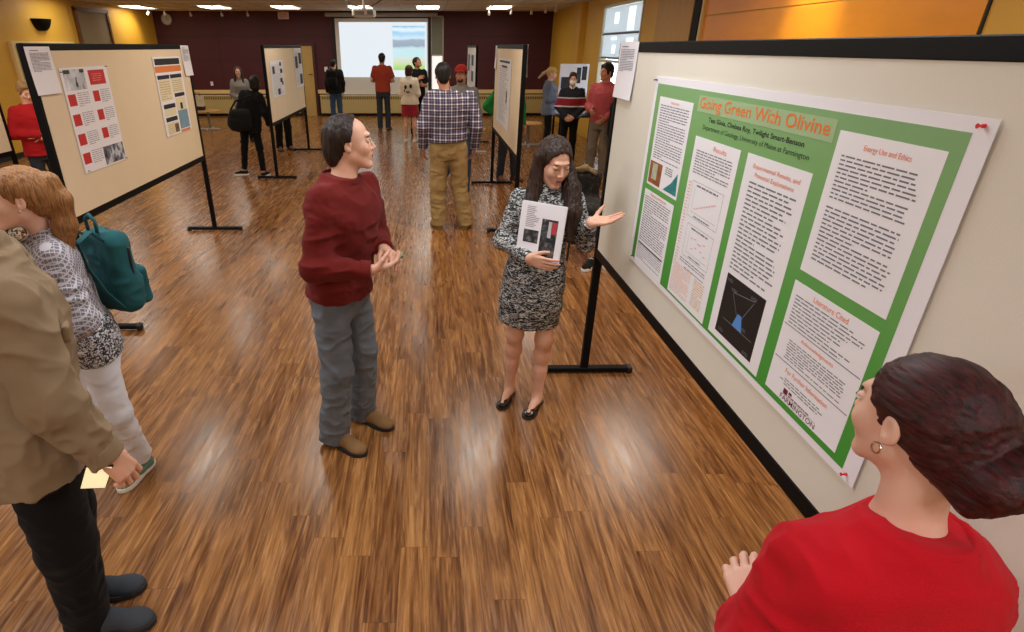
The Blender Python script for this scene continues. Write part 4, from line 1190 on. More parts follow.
    # ---- face details
    if sp.get('face', True):
        eyem = mat('eye_white', (226, 220, 214), .25); irm = mat('iris_brown', (44, 28, 20), .15)
        for q in (-1, 1):
            if sp.get('eyes', 'open') == 'open':
                e = data_obj('eye', [ellmesh(T((q * .031, .0765, .0065)), V3((.0125, .0115, .0062)) * hs, R)], eyem, body)
                data_obj('iris', [ellmesh(T((q * .031, .0868, .0065)), V3((.0050, .0026, .0052)) * hs, R, 12, 6)], irm, e)
            data_obj('eyelashes', [ellmesh(T((q * .031, .0852, .0125 if sp.get('eyes', 'open') == 'open' else .0035)), V3((.0130, .0026, .0015)) * hs, R @ rotz(-q * .25) @ roty(q * .08), 12, 6)], irm, body)
            data_obj('eyebrow', [ellmesh(T((q * .031, .0790 if fem else .0812, .0285)), V3((.0170, .0042, .0032)) * hs, R @ rotz(-q * .35) @ roty(q * .12), 12, 6)], sp.get('brow', sp.get('hairm')), body)
        lm = sp.get('lip', mat('lip_pink', (176, 98, 90), .45))
        data_obj('lips', [ellmesh(T((0, .0880, -.0570)), V3((.0215, .0065, .0040)) * hs, R), ellmesh(T((0, .0868, -.0640)), V3((.0180, .0068, .0046)) * hs, R)], lm, body)
        if sp.get('beard'):
            L = [('u', ell(T((0, .062, -.070)), V3((.040, .036, .042)) * hs, R), 0), ('s', ell(T((0, .095, -.060)), V3((.020, .012, .006)) * hs, R), .004), ('s', rbox(T((0, .08, .0)), V3((.06, .06, .045)) * hs, .01, R), .008)]
            sdf_obj('beard', L, h0 * 1.3, sp['beard'], body)
    # ---- hair
    if sp.get('hair'):
        L = hair_prims(T, R, hs, sp['hair']) + [('u', f(T), .02) for f in []]
        for a, b, r1, r2 in sp.get('locks', []):
            L.append(('u', rc(T(a), T(b), r1 * hs, r2 * hs), .02))
        for a, b, r1, r2 in sp.get('blocks', []):       # locks that hang straight down (body frame, from the head centre)
            L.append(('u', rc(J['head'] + V3(a) * hs, J['head'] + V3(b) * hs, r1 * hs, r2 * hs), .02))
        for a, b, r1, r2 in sp.get('mix', []):          # from the head down on to the shoulders
            L.append(('u', rc(T(a), J['head'] + V3(b) * hs, r1 * hs, r2 * hs), .02))
        amp = sp.get('hamp', .0035)
        sdf_obj('hair', L, h0 * 1.15, sp['hairm'], body, strand_disp(amp, sp.get('hfr', (110, 110, 14))))
    # ---- upper garment
    t = sp.get('top')
    if t:
        prof = t.get('prof', FEM if fem else MALE); wd = t.get('w', 1.0) * s; dp = t.get('d', 1.0) * s; gr = t.get('grow', .008)
        hem = t.get('hem', -.20); rings = []
        for f, o, a, b in prof:
            if f < hem + .01: continue
            rings.append((f, o, a, b))
        a0 = np.interp(hem, [p[0] for p in prof], [p[2] for p in prof]); b0 = np.interp(hem, [p[0] for p in prof], [p[3] for p in prof])
        fl_ = t.get('flare', 1.0)
        rings = [(hem, 0, a0 * fl_, b0 * fl_)] + rings
        for f, aa, bb in t.get('skirt', []): rings.insert(0, (f, 0, aa, bb))
        rr = [(J['pel'] + (J['neck'] - J['pel']) * f + fr * o * s + fr * t.get('belly', 0) * math.exp(-((f - .2) / .25) ** 2) * s, a * wd + gr, b * dp + gr) for f, o, a, b in rings]
        L = [('u', loft(rr, um, fr), 0)]
        sr = t.get('sleeve', (.062, .052, .040)); cut = t.get('cut', 1.0)
        for sd in 'RL':
            sh, el, wr = J['sh' + sd], J['el' + sd], J['wr' + sd]
            if t.get('kind') == 'tee':
                L.append(('u', rcc(sh, sh + (el - sh) * .75, sr[0] * s, sr[1] * 1.1 * s), .04)); continue
            L.append(('u', rc(sh, el, sr[0] * s, sr[1] * s), .045))
            L.append(('u', rcc(el, el + (wr - el) * cut, sr[1] * s, sr[2] * s), .03))
        if t.get('collar') == 'roll':
            L.append(('u', rc(J['neck'] - w * .01, J['neck'] + w * .035, .066 * s, .060 * s), .02))
        for op, p, k in t.get('extra', lambda *a: [])(J, s, um, fr, w) if t.get('extra') else []: L.append((op, p, k))
        amp = t.get('fold', .006)
        g = sdf_obj(t.get('name', 'shirt'), L, hc, t['m'], body, cloth_disp(amp, t.get('ffr', (8, 8, 15)), seed=abs(base[0]) * 3 + 11))
        # cuffs, hem band and neck band
        if t.get('bands', True):
            for sd in 'RL':
                if t.get('kind') == 'tee' or sp.get('no' + sd): continue
                el, wr = J['el' + sd], J['wr' + sd]; e = el + (wr - el) * cut; d_ = unit(wr - el)
                sdf_obj('cuff', [('u', rcc(e - d_ * .045 * s, e + d_ * .004, (sr[2] + .003) * s, (sr[2] + .001) * s), 0), ('s', rbox(e - d_ * (.045 + .06) * s, V3((.08, .06, .08)) * s, .001, np.stack([unit(np.cross(d_, V3((.3, .2, .9)))), d_, unit(np.cross(d_, np.cross(d_, V3((.3, .2, .9)))))], 1)), .002)], max(hc * .7, .004), t.get('bandm', t['m']), g)
            nbp = J['neck'] + w * .012 * s - fr * .016 * s
            rad = (prof[-1][2]) * wd + gr + .001
            Rn = np.stack([um, fr, w], 1)
            mb = MB(); rings_ = []
            for kk in range(24):
                a = 2 * PI * kk / 24; c = nbp + um * rad * math.cos(a) + fr * rad * .98 * math.sin(a) - w * .014 * max(0, math.sin(a)); o_ = um * math.cos(a) + fr * math.sin(a)
                rings_.append([tuple(c + (o_ * math.cos(b_) + w * math.sin(b_) * 1.3) * .0070 * s) for b_ in [2 * PI * x / 8 for x in range(8)]])
            rings_.append(rings_[0]); mb.loft(rings_, capped=False); mb.build('neckband', t.get('bandm', t['m']), g, smooth=True)
    # ---- trousers
    b = sp.get('legs')
    if b:
        lr = b.get('r', (.094, .070, .062)); wz = b.get('waist', .14)
        a_, b_ = (.166, .118)
        rr = [(J['pel'] + w * f * s + (V3((0, 0, 0))), aa * s * b.get('w', 1), bb * s * b.get('w', 1)) for f, aa, bb in ((-.16, .150, .112), (-.08, .170, .124), (.0, .172, .122), (wz * .6, .162, .116), (wz, .158, .112))]
        L = [('u', loft(rr, uh, fr), 0)]
        end = b.get('end', .045)
        for sd in 'RL':
            hip, kn, an = J['hip' + sd], J['kn' + sd], J['an' + sd]
            if b.get('kind') == 'shorts':
                L.append(('u', rcc(hip, hip + (kn - hip) * b.get('len', .8), lr[0] * 1.06 * s, lr[0] * 1.08 * s), .02)); continue
            d_ = unit(an - kn); e = an + d_ * (an[2] - end) / max(.3, abs(d_[2]))
            L.append(('u', rc(hip, kn, lr[0] * s, lr[1] * s), .025)); L.append(('u', rcc(kn, e, lr[1] * s, lr[2] * s), .03))
        g = sdf_obj(b.get('name', 'trousers'), L, hc, b['m'], body, cloth_disp(b.get('fold', .006), b.get('ffr', (9, 9, 13)), seed=abs(base[1]) * 2 + 5))
    # ---- shoes
    sh_ = sp.get('shoes')
    if sh_:
        for sd in 'RL':
            shoe(J['an' + sd], feet[sd], s * (.92 if fem else 1.02), sh_[0], sh_[1], sh_[2], body, max(.005, h0 * 1.3))
    body['_J'] = 0; del body['_J']
    return body, J, dict(T=T, R=R, s=s, um=um, fr=fr, w=w, Ri=Ri, base=base, ang=ang, hs=hs)

# ------------------------------------------------------------------ cloth and hair materials
C_ = lambda name, rgb, **k: mat(name, rgb, **{**dict(rough=.92, bump=.25, bscale=420, var=.07, vscale=6, sheen=.03, spec=.2), **k})
M_maroonknit = C_('maroon_sweatshirt', (100, 26, 22)); M_cord = C_('blue_grey_corduroy', (104, 111, 120), stretch=(3, 3, .3))
M_suede = C_('tan_suede', (134, 102, 66)); M_rub = mat('dark_rubber', (34, 34, 36), .6)
M_tweed = mat_tweed(); M_patent = mat('black_patent', (10, 10, 11), .12, coat=.8)
M_redshirt = C_('red_shirt', (186, 16, 30)); M_khakijk = C_('olive_brown_jacket', (134, 114, 88)); M_blackc = C_('black_cloth', (20, 20, 22)); M_jet = C_('black_trouser_cloth', (12, 12, 13))
M_blouse = mat_blouse(); M_whitej = C_('pale_denim', (224, 228, 236)); M_teal = C_('teal_canvas', (34, 84, 88)); M_green_sh = C_('green_canvas_shoe', (96, 128, 110)); M_wrub = mat('white_rubber', (226, 222, 210), .5)
M_plaid = mat_plaid(); M_khaki = C_('khaki_twill', (158, 132, 86)); M_tanboot = C_('tan_leather', (150, 122, 62))
M_rust = C_('rust_tshirt', (152, 58, 38)); M_dkjean = C_('dark_grey_jeans', (48, 52, 60)); M_blue = C_('blue_jeans', (54, 76, 104)); M_hood = C_('cream_hoodie', (226, 214, 190)); M_redsh = C_('red_shorts', (158, 44, 56))
M_greyh = C_('grey_marl', (134, 132, 126)); M_greens = C_('green_shirt', (28, 122, 58)); M_steel = C_('steel_blue_jacket', (100, 110, 128)); M_pink = C_('pink_knit', (178, 82, 86)); M_taupe = C_('taupe_trousers', (120, 112, 98))
M_capred = C_('red_cap_cloth', (176, 44, 36)); M_capbe = C_('beige_cap_cloth', (196, 160, 96))
M_stripe = mat_bands('striped_sweater', [(0, (18, 20, 30)), (.30, (200, 196, 196)), (.335, (138, 22, 38)), (.55, (200, 196, 196)), (.585, (18, 20, 30))], axis=2, lo=.85, hi=1.42)
H_dkbrown = mat_hair('hair_dark_brown', (20, 13, 10), (52, 36, 26)); H_black = mat_hair('hair_black', (8, 7, 7), (26, 22, 20)); H_brown = mat_hair('hair_brown', (24, 15, 10), (64, 41, 29))
H_blond = mat_hair('hair_dark_blond', (96, 62, 34), (176, 124, 70)); H_sand = mat_hair('hair_sandy', (104, 74, 42), (170, 132, 84)); H_red = mat_hair('hair_red_black', (20, 8, 10), (78, 24, 24), flow=(50, 5, 50)); H_pale = mat_hair('hair_pale_blond', (150, 122, 80), (206, 180, 130))
S_l = mat_skin('skin_light', (214, 168, 142)); S_t = mat_skin('skin_tan', (186, 136, 106)); S_p = mat_skin('skin_pale', (222, 180, 158)); S_leg = mat_skin('skin_stocking', (216, 150, 130))
MID = (.0055, .0048, .0095); FAR = (.0065, .006, .012)

# 1 --- man in the maroon sweatshirt
b, J, X = person((-.45, 2.73), (.87, -.50), 1.74, 'man in a maroon crew-neck sweatshirt and grey trousers holding a small green rock', dict(
    skin=S_l, hair='receding', hairm=H_dkbrown, brow=H_dkbrown, hyaw=.60, hpitch=-.06, hamp=.004,
    W=dict(pel=(-.445, 2.735, .94), neck=(-.385, 2.70, 1.455), head=(-.343, 2.715, 1.612), shR=(-.465, 2.56, 1.39), shL=(-.305, 2.85, 1.39), elR=(-.515, 2.485, 1.10), wrR=(-.265, 2.49, 1.085),
           elL=(-.265, 2.93, 1.11), wrL=(-.215, 2.71, 1.115), hipR=(-.49, 2.655, .89), hipL=(-.40, 2.815, .89), knR=(-.475, 2.63, .49), knL=(-.37, 2.82, .49), anR=(-.525, 2.66, .085), anL=(-.395, 2.885, .085)),
    footR=(.82, -.57), footL=(.85, -.53),
    handR=dict(D=(.80, .55, .0), N=(-.25, .35, .9), curl=(.45, .5, .5, .55), thumb=(.6, .55, .6)), handL=dict(D=(.55, -.80, -.05), N=(-.35, -.25, -.9), curl=(.45, .5, .55, .6), thumb=(.7, .6, .5)),
    top=dict(m=M_maroonknit, name='sweatshirt', w=1.06, d=1.10, hem=-.10, sleeve=(.070, .062, .044), grow=.012, fold=.010, flare=1.02),
    legs=dict(m=M_cord, r=(.096, .084, .082), fold=.010, end=.03), shoes=('boot', M_suede, M_rub)))
MB().lathe((0, 0, 0), [(.004, -.014), (.018, -.008), (.022, .002), (.015, .012), (.003, .016)], 7).build('olivine_rock', mat('olivine_green', (96, 150, 122), .5, var=.3, vscale=60), loc=(0, 0, 0)).location = (-.135, 2.60, 1.118)
o = bpy.data.objects['olivine_rock']; tag(o, 'small pale green rock held in the hands of the man in maroon', 'rock')

# 2 --- presenter in the knit dress
mx_ = [((-.076, -.035, .02), (-.100, .0, -.13), .030, .040), ((.072, -.035, .02), (.085, .01, -.13), .030, .042)]
kb = [((-.100, .0, -.13), (-.118, .045, -.24), .046, .044), ((-.118, .045, -.24), (-.115, .085, -.37), .044, .018), ((.085, .01, -.13), (.105, .055, -.24), .042, .038), ((.105, .055, -.24), (.095, .095, -.38), .038, .016), ((0, -.08, -.03), (0, -.105, -.28), .080, .06)]
b, J, X = person((.595, 3.06), (-.25, -.97), 1.62, 'young woman in a black and white knit dress gesturing at the poster', dict(
    fem=True, skin=S_l, hair='long', hairm=H_brown, brow=H_brown, hyaw=.55, hpitch=.32, hroll=.0, eyes='down', blocks=kb, mix=mx_, hscale=1.07, hamp=.005, lip=mat('lip_rose', (164, 70, 74), .4),
    W=dict(pel=(.60, 3.06, .87), neck=(.628, 3.03, 1.345), head=(.640, 2.995, 1.475), shR=(.485, 3.05, 1.285), shL=(.765, 3.01, 1.285), elR=(.400, 3.05, 1.05), wrR=(.508, 2.795, 1.035),
           elL=(.835, 2.96, 1.06), wrL=(.795, 2.775, 1.225), hipR=(.52, 3.08, .84), hipL=(.68, 3.04, .84), knR=(.515, 3.10, .46), knL=(.675, 3.02, .46), anR=(.512, 3.135, .075), anL=(.668, 3.025, .075)),
    footR=(-.42, -.9), footL=(-.50, -.87), bare_legs=True,
    handR=dict(D=(.85, -.52, -.16), N=(.5, .85, .1), curl=(.16, .2, .25, .3), thumb=(.75, .6, .1)), handL=dict(D=(1, -.30, .22), N=(-.25, -.25, 1), curl=(.10, .14, .18, .24), thumb=(.45, .85, .35), spread=.09),
    top=dict(m=M_tweed, name='knit_dress', w=1.02, d=1.02, hem=-.20, skirt=[(-.40, .186, .138), (-.67, .172, .128)], sleeve=(.054, .047, .036), grow=.010, fold=.006, collar='roll'),
    shoes=('flat', M_patent, M_blackm)))
# papers she holds
pa = empty('printed_papers', (.562, 2.815, 1.165), -.60); tag(pa, 'stack of printed papers with dark photographs held by the woman in the knit dress', 'papers')
Rt = rotx(-.12) @ roty(.02)
def pr(a, b_, d): return tuple(Rt @ V3((a, d, b_)))
for i, (du, dv) in enumerate(((.004, .004), (.0, 0))):
    mb = MB(); w_, h_ = .118, .140; y0 = -.002 * i
    A = [pr(-w_ + du, -h_ + dv, y0), pr(w_ + du, -h_ + dv, y0), pr(w_ + du, h_ + dv, y0), pr(-w_ + du, h_ + dv, y0)]; Bq = [pr(-w_ + du, -h_ + dv, y0 - .0014), pr(w_ + du, -h_ + dv, y0 - .0014), pr(w_ + du, h_ + dv, y0 - .0014), pr(-w_ + du, h_ + dv, y0 - .0014)]
    mb.loft([A, Bq]); mb.build('sheet', M_paper, pa)
def prect(mb, a0, b0, a1, b1, d=-.0042): mb.poly([pr(a0, b0, d), pr(a1, b0, d), pr(a1, b1, d), pr(a0, b1, d)])
mb = MB(); prect(mb, .003, -.125, .088, .07); prect(mb, -.088, -.06, -.008, .005); mb.build('dark_photograph', mat_noise2('paper_photo', [(.4, (30, 30, 34)), (.55, (70, 72, 76)), (.62, (120, 118, 116)), (.72, (140, 100, 50))], 34, 3), pa)
mb = MB(); prect(mb, .055, .0, .085, .06, -.0048); mb.build('red_white_print', mat('print_red', (178, 60, 70), .7), pa)
mb = MB(); prect(mb, .040, -.02, .058, .06, -.0048); mb.build('pale_print', mat('print_pale', (196, 196, 200), .7), pa)
mb = MB(); R_ = random.Random(4)
for i in range(12):
    z = .118 - i * .009
    if i > 4 or True: prect(mb, -.085, z, -.085 + .075 * R_.uniform(.5, 1), z + .0035)
mb.build('text_lines', mat('grey_print', (0, 0, 0)), pa)

# 3 --- woman in red, foreground right
bunl = [((0, -.06, .02), (0, -.095, -.045), .072, .050), ((-.020, -.150, -.035), (.022, -.152, -.005), .038, .040), ((.018, -.150, -.045), (-.02, -.125, -.075), .034, .030)]
b, J, X = person((.74, .67), (-.05, 1), 1.60, 'woman in a red shirt seen from behind, dark red hair in a low bun', dict(
    fem=True, skin=S_p, hair='bun', hairm=H_red, brow=H_dkbrown, hyaw=.20, hpitch=.08, locks=bunl, hamp=.0022, hfr=(120, 14, 120), lod=(.0028, .0026, .006), hscale=.97,
    W=dict(pel=(.74, .66, .86), neck=(.765, .69, 1.310), head=(.748, .730, 1.490), shR=(.865, .665, 1.235), shL=(.665, .690, 1.225), elR=(.92, .66, 1.0), wrR=(.88, .80, .88), elL=(.605, .705, 1.00), wrL=(.625, .770, 1.015), hipR=(.81, .66, .83), hipL=(.67, .66, .83)),
    handL=dict(D=(.15, .9, .25), N=(.5, .2, -.8), curl=(.5, .55, .6, .65)),
    top=dict(m=M_redshirt, name='red_shirt', w=1.10, d=1.12, hem=-.25, sleeve=(.066, .066, .046), grow=.014, fold=.013, ffr=(9, 9, 11), cut=1.06),
    legs=dict(m=M_jet), shoes=('boot', M_blackc, M_rub)))
ea = MB()
Tf = X['T']
for q in (-1, 1):
    pts = [tuple(Tf((q * (.0815 + .001 * math.cos(a)), -.004 + .008 * math.sin(a), -.043 - .010 * math.cos(a)))) for a in [x * PI / 5 for x in range(11)]]
    MB().tube(pts, .0016, 6).build('earring', M_chrome, b)

# 4 --- man in the brown jacket, foreground left (head beyond the frame)
def jacket_extra(J, s, um, fr, w):
    n = J['neck']; L = []
    for q in (-1, 1):
        L.append(('u', rc(n + um * q * .070 * s - fr * .03 * s + w * .02, n + um * q * .055 * s + fr * .075 * s - w * .035, .020, .018), .01))
    L.append(('u', rc(n + um * .07 * s - fr * .03 * s + w * .02, n - um * .07 * s - fr * .03 * s + w * .02, .021, .021), .02))
    L.append(('u', rc(n + um * .012 + fr * .105 * s - w * .07, J['pel'] + um * .012 + fr * .150 * s + w * -.06, .012, .014), .012))
    return L
b, J, X = person((-1.25, 1.54), (.87, .48), 1.80, 'man in an olive brown jacket and black trousers at the left edge', dict(
    skin=S_l, hair='short', hairm=H_brown, brow=H_brown,
    W=dict(pel=(-1.25, 1.50, .94), neck=(-1.25, 1.585, 1.465), head=(-1.38, 1.60, 1.63), shR=(-1.11, 1.42, 1.375), shL=(-1.34, 1.75, 1.39), elR=(-1.045, 1.37, 1.11), wrR=(-.965, 1.405, .90), elL=(-1.44, 1.80, 1.13), wrL=(-1.27, 1.66, .96),
           hipR=(-1.21, 1.45, .92), hipL=(-1.30, 1.61, .92), knR=(-1.22, 1.45, .50), knL=(-1.31, 1.62, .50), anR=(-1.285, 1.50, .085), anL=(-1.385, 1.635, .085)),
    footR=(1, .15), footL=(1, .30),
    handR=dict(D=(.35, .25, -.85), N=(-.8, .3, -.1), curl=(.55, .6, .65, .7), thumb=(.7, .4, .5)), handL=dict(D=(.0, -.1, -1), N=(0, -1, 0)),
    top=dict(m=M_khakijk, name='jacket', w=1.12, d=1.10, hem=-.27, sleeve=(.078, .070, .052), grow=.016, fold=.017, ffr=(9, 9, 11), collar='roll', extra=jacket_extra),
    legs=dict(m=M_jet, r=(.104, .086, .076), fold=.007), shoes=('boot', C_('charcoal_suede', (58, 62, 68)), M_rub)))
ph = MB().box((-.037, -.004, -.072), (.037, .004, .072), .003); ph = ph.build('phone', M_blackm); ph.location = (-1.005, 1.39, .835); ph.rotation_euler = (.5, .35, .5)
MB().box((-.033, -.0052, -.066), (.033, -.0042, .066)).build('lit_screen', mat('phone_screen', (240, 236, 190), .3, emit=(248, 240, 190), estr=.7), ph)
tag(ph, 'phone with a pale yellow screen held low by the man in the brown jacket', 'phone')
# chest pocket flap and buttons on his jacket
jk = [c for c in b.children if c.name.startswith('jacket')][0]
mb = MB()
for k in range(6):
    p0 = J['neck'] + (J['pel'] - J['neck']) * (.15 + k * .16) + X['fr'] * (.155 + .0 * k) + X['um'] * .014
    mb.tube([tuple(p0), tuple(p0 + X['fr'] * .006)], .008, 10)
mb.build('buttons', mat('brown_button', (84, 66, 46), .4), jk)
nk = J['neck']; um_, fr_, w_ax = X['um'], X['fr'], X['w']
cl = []
for a0 in range(0, 300, 20):
    a = math.radians(a0 + 120 - 180 + 60); a2 = math.radians(a0 + 20)
    def cp(t_): return nk + um_ * .098 * math.cos(t_) + fr_ * (.092 * math.sin(t_) - .005) + w_ax * (.020 - .045 * max(0, math.sin(t_)))
    t0 = math.radians(120 + a0); t1 = math.radians(140 + a0)
    cl.append(('u', rc(cp(t0), cp(t1), .021, .021), .01)); cl.append(('u', rc(cp(t0) + w_ax * .018 - (cp(t0) - nk) * .12, cp(t1) + w_ax * .018 - (cp(t1) - nk) * .12, .017, .017), .012))
sdf_obj('collar', cl, .006, M_khakijk, jk, cloth_disp(.004))
R_ = np.stack([um_, fr_, w_ax], 1); pf = nk - w_ax * .20 + um_ * .105 + fr_ * .150
sdf_obj('pocket_flap', [('u', rbox(pf, (.062, .012, .026), .008, R_), 0)], .005, M_khakijk, jk)

# 5 --- ponytailed woman with the backpack
tail = [((0, -.080, .060), (0, -.115, .055), .024, .030), ((0, -.115, .055), (0, -.135, -.02), .032, .040), ((0, -.135, -.02), (.0, -.128, -.12), .042, .044), ((0, -.128, -.12), (0, -.105, -.22), .044, .034), ((0, -.105, -.22), (0, -.085, -.31), .032, .010)]
b, J, X = person((-1.47, 2.27), (-.70, -.70), 1.63, 'woman with a ginger-blond ponytail, patterned grey blouse and pale jeans', dict(
    fem=True, skin=S_p, hair='ponytail', hairm=H_blond, brow=H_sand, hyaw=-.30, hpitch=-.02, locks=tail, hamp=.0022, hfr=(90, 90, 12), hscale=1.04,
    W=dict(pel=(-1.51, 2.30, .88), neck=(-1.520, 2.205, 1.35), head=(-1.520, 2.165, 1.495), shL=(-1.430, 2.125, 1.285), shR=(-1.605, 2.325, 1.285), elL=(-1.365, 2.085, 1.03), wrL=(-1.50, 1.94, .93), hipL=(-1.46, 2.24, .85), hipR=(-1.57, 2.36, .85),
           knL=(-1.45, 2.27, .47), anL=(-1.495, 2.435, .085), knR=(-1.60, 2.36, .47), anR=(-1.66, 2.50, .085)),
    footL=(-.25, -.97), footR=(-.5, -.86),
    top=dict(m=M_blouse, name='patterned_blouse', w=1.0, d=1.0, hem=-.05, sleeve=(.060, .060, .044), grow=.010, fold=.007),
    legs=dict(m=M_whitej, r=(.092, .066, .062), fold=.005, end=.10, name='jeans'), shoes=('sneaker_high', M_green_sh, M_wrub)))
sdf_obj('printed_hem', [('u', loft([(J['pel'] + X['w'] * f * .93, a, c) for f, a, c in ((-.10, .176, .128), (-.03, .178, .130), (.06, .168, .124), (.10, .150, .110))], X['um'], X['fr']), 0)], .007,
        mat_noise2('black_white_print', [(.42, (24, 26, 32)), (.5, (90, 92, 98)), (.56, (212, 212, 214))], 60, 2, dist=2), b, cloth_disp(.004))
eo = X['T']((-.080, -.006, -.040)); eo = X['T']((-.0815, -.004, -.040))
data_obj('earring', [ellmesh(X['T']((-.0835, -.004, -.036)), (.004, .004, .004))], M_chrome, b)
sc = X['T']((-.02, .05, -.16))
sdf_obj('neck_scarf', [('u', rc(X['T']((-.05, .02, -.125)), X['T']((.03, .06, -.14)), .026, .026), 0), ('u', rc(X['T']((-.02, .05, -.135)), X['T']((-.01, .085, -.24)), .024, .030), .02)], .006, mat_noise2('patterned_scarf', [(.4, (14, 60, 62)), (.5, (220, 214, 190)), (.56, (150, 90, 40)), (.64, (20, 24, 30))], 45, 2, dist=1), b)

def backpack(loc, fdir, s, m, lab, lod=.006, handle=True, mstrap=None):
    """loc: centre of the pack; fdir: direction away from the wearer's back"""
    f = unit((fdir[0], fdir[1], 0)); ang = math.atan2(-f[0], f[1])
    r = empty('backpack', (loc[0], loc[1], loc[2])); r.rotation_euler = (0, 0, ang); tag(r, lab, 'backpack')
    q = s
    sdf_obj('pack_body', [('u', rbox((0, .0, 0), (.145 * q, .065 * q, .21 * q), .06 * q), 0), ('u', ell((0, .02 * q, -.10 * q), (.15 * q, .09 * q, .13 * q)), .05)], lod, m, r, cloth_disp(.010, (10, 10, 10)))
    sdf_obj('front_pocket', [('u', rbox((0, .085 * q, -.09 * q), (.12 * q, .035 * q, .105 * q), .03 * q), 0)], lod, m, r, cloth_disp(.005, (11, 11, 11), seed=4))
    ms = mstrap or m
    for sx in (-1, 1):
        pts = [(sx * .075 * q, -.06 * q, .18 * q), (sx * .085 * q, -.11 * q, .235 * q), (sx * .09 * q, -.18 * q, .20 * q), (sx * .10 * q, -.17 * q, .08 * q), (sx * .11 * q, -.12 * q, -.06 * q), (sx * .12 * q, -.06 * q, -.16 * q)]
        mb = MB(); rings = []
        for i, p in enumerate(pts):
            p = Vector(p); rings.append([p + Vector((-.022 * q, 0, 0)), p + Vector((.022 * q, 0, 0)), p + Vector((.022 * q, .004, .004)), p + Vector((-.022 * q, .004, .004))])
        mb.loft(rings); mb.build('shoulder_strap', ms, r, smooth=False)
    if handle:
        MB().tube([(-.04 * q, -.05 * q, .21 * q), (-.042 * q, -.05 * q, .27 * q), (0, -.05 * q, .295 * q), (.042 * q, -.05 * q, .27 * q), (.04 * q, -.05 * q, .21 * q)], .009 * q, 8).build('carry_handle', ms, r, smooth=True)
    z = MB(); z.tube([(-.143 * q, .02 * q, -.02 * q), (-.140 * q, .025 * q, .13 * q), (-.09 * q, .028 * q, .200 * q), (.09 * q, .028 * q, .200 * q), (.140 * q, .025 * q, .13 * q), (.143 * q, .02 * q, -.02 * q)], .007 * q, 6)
    z.build('zipper', M_blackm, r)
    return r
backpack((-1.385, 2.425, 1.12), (.55, .83), .86, M_teal, 'teal backpack worn by the ponytailed woman')

# 6 --- man in plaid shirt
person((.25, 6.93), (-.05, 1), 1.84, 'man in a navy and white plaid shirt and khaki trousers seen from behind', dict(
    skin=S_t, hair='short', hairm=H_black, brow=H_black, hyaw=.05, hpitch=.12, lod=MID,
    W=dict(anR=(.46, 6.93, .09), anL=(.13, 6.93, .09), head=(.17, 6.96, 1.715), neck=(.20, 6.92, 1.55)),
    J=dict(shR=(.205, -.01, 1.41), shL=(-.195, -.01, 1.41), pel=(-.02, 0, .95), elR=(.285, -.04, 1.13), elL=(-.285, -.04, 1.13), wrR=(.285, .06, .90), wrL=(-.285, .06, .90), knR=(.12, .02, .5), knL=(-.12, .02, .5), hipR=(.09, 0, .9), hipL=(-.10, 0, .9)),
    footR=(.25, 1), footL=(-.3, 1),
    top=dict(m=M_plaid, name='plaid_shirt', w=1.20, d=1.25, hem=.06, sleeve=(.078, .070, .050), grow=.016, fold=.010, collar='roll'),
    legs=dict(m=M_khaki, r=(.112, .092, .085), w=1.12, fold=.012), shoes=('boot', M_tanboot, mat('amber_sole', (120, 92, 40), .6))))

# 7 --- man in rust T-shirt facing the screen
person((-1.15, 16.25), (.1, 1), 1.85, 'man in a rust red T-shirt and dark jeans standing in front of the projection screen', dict(
    skin=S_t, hair='short', hairm=H_black, lod=FAR, J=dict(elR=(.26, .0, 1.14), elL=(-.26, .0, 1.14), wrR=(.07, .19, 1.12), wrL=(-.07, .19, 1.12), anR=(.10, 0, .085), anL=(-.10, 0, .085)),
    top=dict(m=M_rust, name='t_shirt', kind='tee', w=1.04, d=1.05, hem=-.1, sleeve=(.075, .065, .05), grow=.01), legs=dict(m=M_dkjean, r=(.09, .07, .065)), shoes=('boot', C_('brown_shoe', (110, 74, 50)), M_rub)))
# 8 --- person with black backpack by the screen
person((-2.62, 17.9), (-.25, 1), 1.68, 'person in a black jacket and blue jeans watching the left side of the screen', dict(
    skin=S_l, hair='short', hairm=H_black, lod=FAR, hyaw=-.5, top=dict(m=M_blackc, name='jacket', w=1.15, d=1.15, hem=-.22, sleeve=(.078, .068, .05), grow=.015), legs=dict(m=M_blue, r=(.095, .078, .07), name='jeans'), shoes=('boot', M_blackc, M_rub)))
backpack((-2.66, 17.62, 1.20), (.2, -1), 1.0, M_blackc, 'black backpack on the person at the left side of the projection screen', lod=.012, mstrap=M_grey)
# 9 --- cream hoodie, red shorts
b, J, X = person((-.40, 14.1), (.15, 1), 1.63, 'person in a cream hoodie printed with a black face and red shorts, seen from behind', dict(
    fem=True, skin=S_l, hair='bob', hairm=mat_hair('hair_auburn', (30, 10, 10), (86, 30, 26)), lod=FAR, bare_legs=True, hyaw=-.3, J=dict(wrR=(.15, .15, 1.05), wrL=(-.15, .15, 1.05)),
    top=dict(m=M_hood, name='hoodie', w=1.22, d=1.25, hem=-.12, sleeve=(.075, .066, .05), grow=.018, collar='roll'), legs=dict(m=M_redsh, kind='shorts', r=(.108, .09, .08), len=.72, name='shorts'), shoes=('sneaker', M_wrub, M_wrub)))
hd = [c for c in b.children if c.name.startswith('hoodie')][0]
mb = []
for (a, z, r1, r2) in ((-.065, 1.28, .032, .042), (.060, 1.30, .032, .042), (-.005, 1.17, .050, .014), (-.095, 1.20, .012, .035)):
    mb.append(ellmesh((a * .93, -.158 if abs(a) > .02 else -.155, z * .93), (r1, .016, r2)))
data_obj('printed_face', mb, M_inkd, hd)
